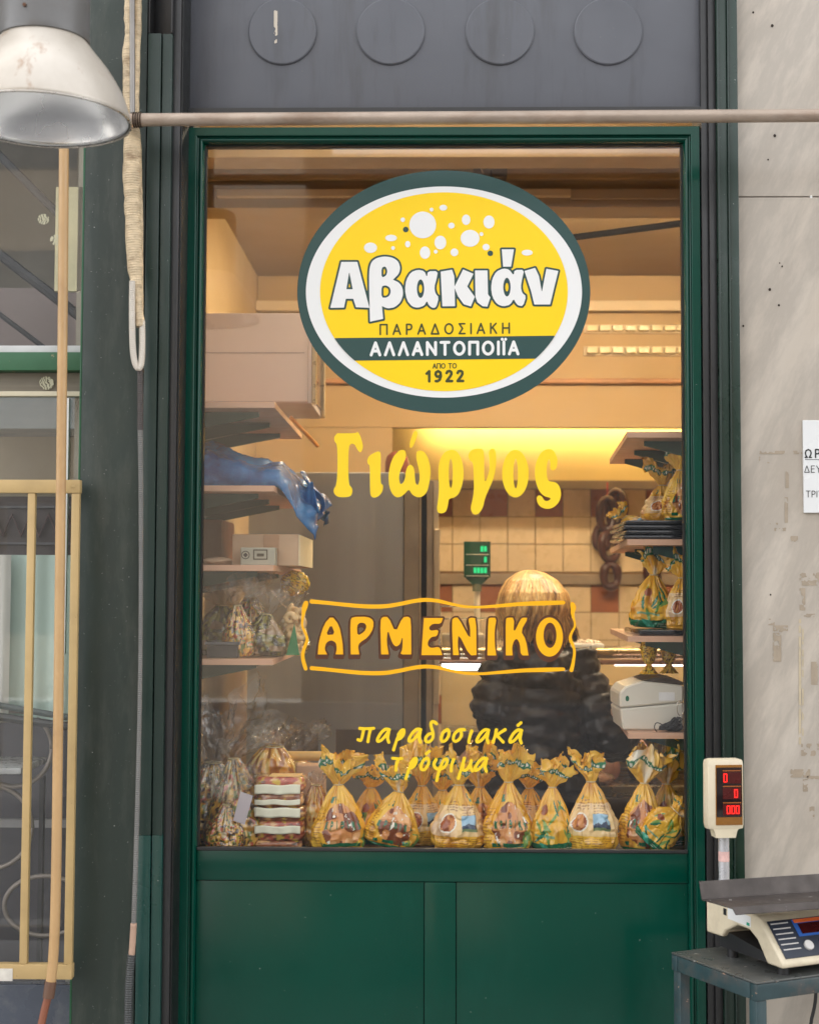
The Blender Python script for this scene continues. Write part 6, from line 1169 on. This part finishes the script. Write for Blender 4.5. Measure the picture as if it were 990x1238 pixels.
for s_, el, h_, sd in ((sL, eL, hL, -1), (sR, eR, hR, 1)):
    body += [([s_, (s_+el)/2, el], [.042, .040, .038]), ([el, (el+h_)/2, h_], [.038, .035, .026])]
    dr = (h_-el); dr /= np.linalg.norm(dr); sd_ = np.cross(dr, UP); sd_ /= np.linalg.norm(sd_)
    body += [([h_-dr*.01, h_+dr*.04, h_+dr*.085], [.026, .034, .030])]
    for k, (off, ln) in enumerate(((-.030, .062), (-.010, .074), (.010, .070), (.028, .055))):
        b0 = h_+dr*.075+sd_*off; body += [([b0, b0+dr*ln*.55-UP*.006, b0+dr*ln-UP*.026], [.0105, .0098, .0085])]
    th_ = h_+dr*.02-sd_*.03*sd; body += [([th_, th_-sd_*.025*sd+dr*.03, th_-sd_*.03*sd+dr*.06-UP*.012], [.013, .0115, .010])]
for sx in (-1, 1): body += [([np.array([xt+sx*.085, yW, .86]), np.array([xt+sx*.09, yW+.01, .50]), np.array([xt+sx*.09, yW-.01, .10])], [.088, .062, .045]), ([np.array([xt+sx*.09, yW-.04, .055]), np.array([xt+sx*.095, yW+.14, .045])], [.042, .034])]
woman = fused('person', body, SKIN, None, .0085, 2, label='woman with a blond bob in a black quilted puffer jacket facing the deli counter', cat='person')
# jacket
def baf(zc, per=.062): return np.abs(np.sin((zc)/per*math.pi))
jz0 = .83; rings, rs = [], []
for z in np.linspace(jz0, zsh+.055, 40):
    rx = np.interp(z, [jz0, .95, 1.05, zsh-.17, zsh-.09, zsh-.035, zsh+.01, zsh+.035, zsh+.055], [.180, .172, .150, .148, .146, .120, .092, .078, .072]); ry = np.interp(z, [jz0, 1.05, zsh-.09, zsh, zsh+.05], [.16, .145, .15, .10, .075]); xo = np.interp(z, [zsh-.12, zsh+.05], [0, (xh-xt)*.9])
    rings.append(np.array([xt+xo, yW, z])); rs.append((rx, ry))
jt = [(rings, rs)]
for s_, el, h_ in ((sL, eL, hL), (sR, eR, hR)):
    w2 = h_-(h_-el)*.10; jt += [([s_+np.array([0, 0, .03]), s_*.55+el*.45, el, el*.9+h_*.1, (el+w2)/2, w2], [.060, .070, .068, .066, .058, .043])]
seams = np.array([(s_, el) for s_, el in ((sL, eL), (sR, eR))])
def jdisp(co):
    d = np.zeros(len(co)); z = co[:, 2]; wig = .018*vnoise(np.stack([co[:, 0]*7, co[:, 1]*7, z*4], -1), 5)
    arm = np.zeros(len(co)); tq = np.zeros(len(co))
    for i, (s_, el) in enumerate(seams):
        v = el-s_; L = np.linalg.norm(v); v = v/L; q = co-s_; t_ = q@v; dist = np.linalg.norm(q-np.outer(np.clip(t_, 0, L), v), axis=1); w_ = (dist < .095) & (t_ > .0)
        out = (co[:, 0] < xt-.115) if i == 0 else (co[:, 0] > xt+.105)
        arm = np.where(w_ & out, 1, arm); tq = np.where(w_ & out, t_, tq)
    b = np.where(arm > 0, baf(tq+wig, .066), baf(z+wig+.02))
    d = .017*(b**.42-.6)*(1+.5*vnoise(co*np.array([6, 6, 9]), 2))+.012*fbm(co*np.array([13, 13, 30]), 8, 3)+.004*vnoise(co*60, 3); col_ = np.clip((z-(zsh+.02))/.02, 0, 1); return d*(1-.5*col_)
JM = mat('black_quilted_nylon', lin(42, 39, 38), .4, var=.14, vs=6, bmp=.35, bs=36, spec=.5)
fused('jacket', jt, JM, woman, .0065, 3, jdisp)
TRO = mat('dark_trousers', (.025, .027, .035), .8); SHOE = mat('dark_shoe', (.02, .018, .016), .4)
fused('trousers', [([np.array([xt, yW, .84]), np.array([xt, yW, .95])], [(.175, .125), (.165, .118)])]+[([np.array([xt+sx*.085, yW, .86]), np.array([xt+sx*.09, yW+.01, .50]), np.array([xt+sx*.09, yW-.01, .12])], [.10, .078, .066]) for sx in (-1, 1)], TRO, woman, .014, 3)
fused('shoes', [([np.array([xt+sx*.09, yW-.06, .058]), np.array([xt+sx*.092, yW+.05, .056]), np.array([xt+sx*.095, yW+.16, .05])], [.046, .05, .04]) for sx in (-1, 1)], SHOE, woman, .012, 2)
# hair: layered bob with strands and flipped ends
nu, nv = 260, 90; us = np.linspace(0, 2*np.pi, nu, endpoint=False); vs = np.linspace(0, 1, nv); U, V = np.meshgrid(us, vs)
Lh = .205; prx = np.interp(V, [0, .03, .10, .22, .40, .60, .80, .92, 1], [.002, .016, .044, .077, .102, .112, .110, .104, .092]); pry = np.interp(V, [0, .03, .10, .22, .40, .60, .80, 1], [.002, .018, .048, .084, .110, .118, .108, .095])
zz_ = ztop-Lh*np.interp(V, [0, .03, .10, .22, .40, .60, .80, 1], [0, .006, .045, .15, .34, .56, .79, 1.0])
st_ = vnoise(np.stack([np.cos(U+.5*V)*20, np.sin(U+.5*V)*20, V*3.2], -1), 3)*.5+vnoise(np.stack([np.cos(U-.3*V)*40, np.sin(U-.3*V)*40, V*4.5], -1), 4)*.4+.9*vnoise(np.stack([np.cos(U)*2.6, np.sin(U)*2.6, V*2.6], -1), 6)
gr = np.clip(V*3, 0, 1); k_ = 1+.045*st_*gr+.05*np.clip(V-.82, 0, 1)*5*vnoise(np.stack([np.cos(U)*6, np.sin(U)*6, V*0], -1), 9)
zz_ = zz_-np.clip(V-.7, 0, 1)*(.05*vnoise(np.stack([np.cos(U)*7, np.sin(U)*7, V*0+4], -1), 12)+.03*vnoise(np.stack([np.cos(U)*22, np.sin(U)*22, V*0+4], -1), 13)); front = np.clip((np.sin(U)-.55)*3, 0, 1)*np.clip((V-.3)*5, 0, 1)
G = np.stack([xh+prx*k_*np.cos(U)+.05*np.clip(V-.72, 0, 1)*3*np.clip(np.cos(U), 0, 1)**2, yW+.01+pry*k_*np.sin(U)*(1-.35*front), zz_], -1)
G[..., 1] += .055*(1-np.clip(V/.5, 0, 1)); G[..., 0] -= .012*(1-np.clip(V/.4, 0, 1)); mb = MB().grid(G, True); st2 = .7*vnoise(np.stack([np.cos(U+.6*V)*26, np.sin(U+.6*V)*26, V*3.0+2], -1), 21)+.5*vnoise(np.stack([np.cos(U-.4*V)*50, np.sin(U-.4*V)*50, V*4.0+2], -1), 23)+.7*vnoise(np.stack([np.cos(U+.3*V)*5, np.sin(U+.3*V)*5, V*2.4], -1), 22)
HC = [np.array(lin(*q)) for q in ((204, 156, 84), (244, 208, 134), (104, 68, 32))]
hc = np.broadcast_to(HC[0], G.shape).copy(); hc = lerp(hc, HC[1], st2*1.3); hc = lerp(hc, HC[2], (-st2-.1)*1.3); hc = lerp(hc, HC[2], np.clip(V-.75, 0, 1)*1.6*(st2 < .2)); mb.col = hc.reshape(-1, 3)
HAIRM = vcol('blond_hair', .42, 0, .1, 160, .6); hr_rng = random.Random(3)
def strands(parent):
    mb2 = MB(); cols = []
    for k in range(420):
        u0 = hr_rng.uniform(math.pi*.92, math.pi*2.08); v0 = hr_rng.uniform(.02, .6); v1 = min(1.0, v0+hr_rng.uniform(.25, .6)); lift = hr_rng.uniform(.001, .006); wob = hr_rng.uniform(-.22, .22); pts = []
        for q in np.linspace(0, 1, 9):
            v = v0+(v1-v0)*q; uu = (u0+wob*q+.05*math.sin(q*5+k)) % (2*math.pi); iu = int(uu/(2*math.pi)*nu) % nu; iv = int(v*(nv-1)); p = G[iv, iu].copy()
            nrm = np.array([math.cos(uu), math.sin(uu), .25]); p = p+nrm*lift*math.sin(q*math.pi)**.5
            if v1 > .97 and q > .8: p = p+np.array([math.cos(uu)*.02, 0, -.016])*(q-.8)*5*hr_rng.uniform(.2, 1.1)
            pts.append(p)
        n0 = len(mb2.v); mb2.tube(pts, list(.0012*np.array([.4, 1, 1, 1, 1, 1, .9, .7, .3])), 4); c = HC[0]*(1-hr_rng.random())+HC[hr_rng.choice((1, 1, 2))]*hr_rng.random(); cols += [c]*(len(mb2.v)-n0)
    mb2.col = np.array(cols); obj('strands', mb2, HAIRM, parent, smooth='all', fixn=False)
o = obj('hair', mb, HAIRM, woman, smooth='all', fixn=False); o.modifiers.new('t', 'SOLIDIFY').thickness = .006
strands(o)
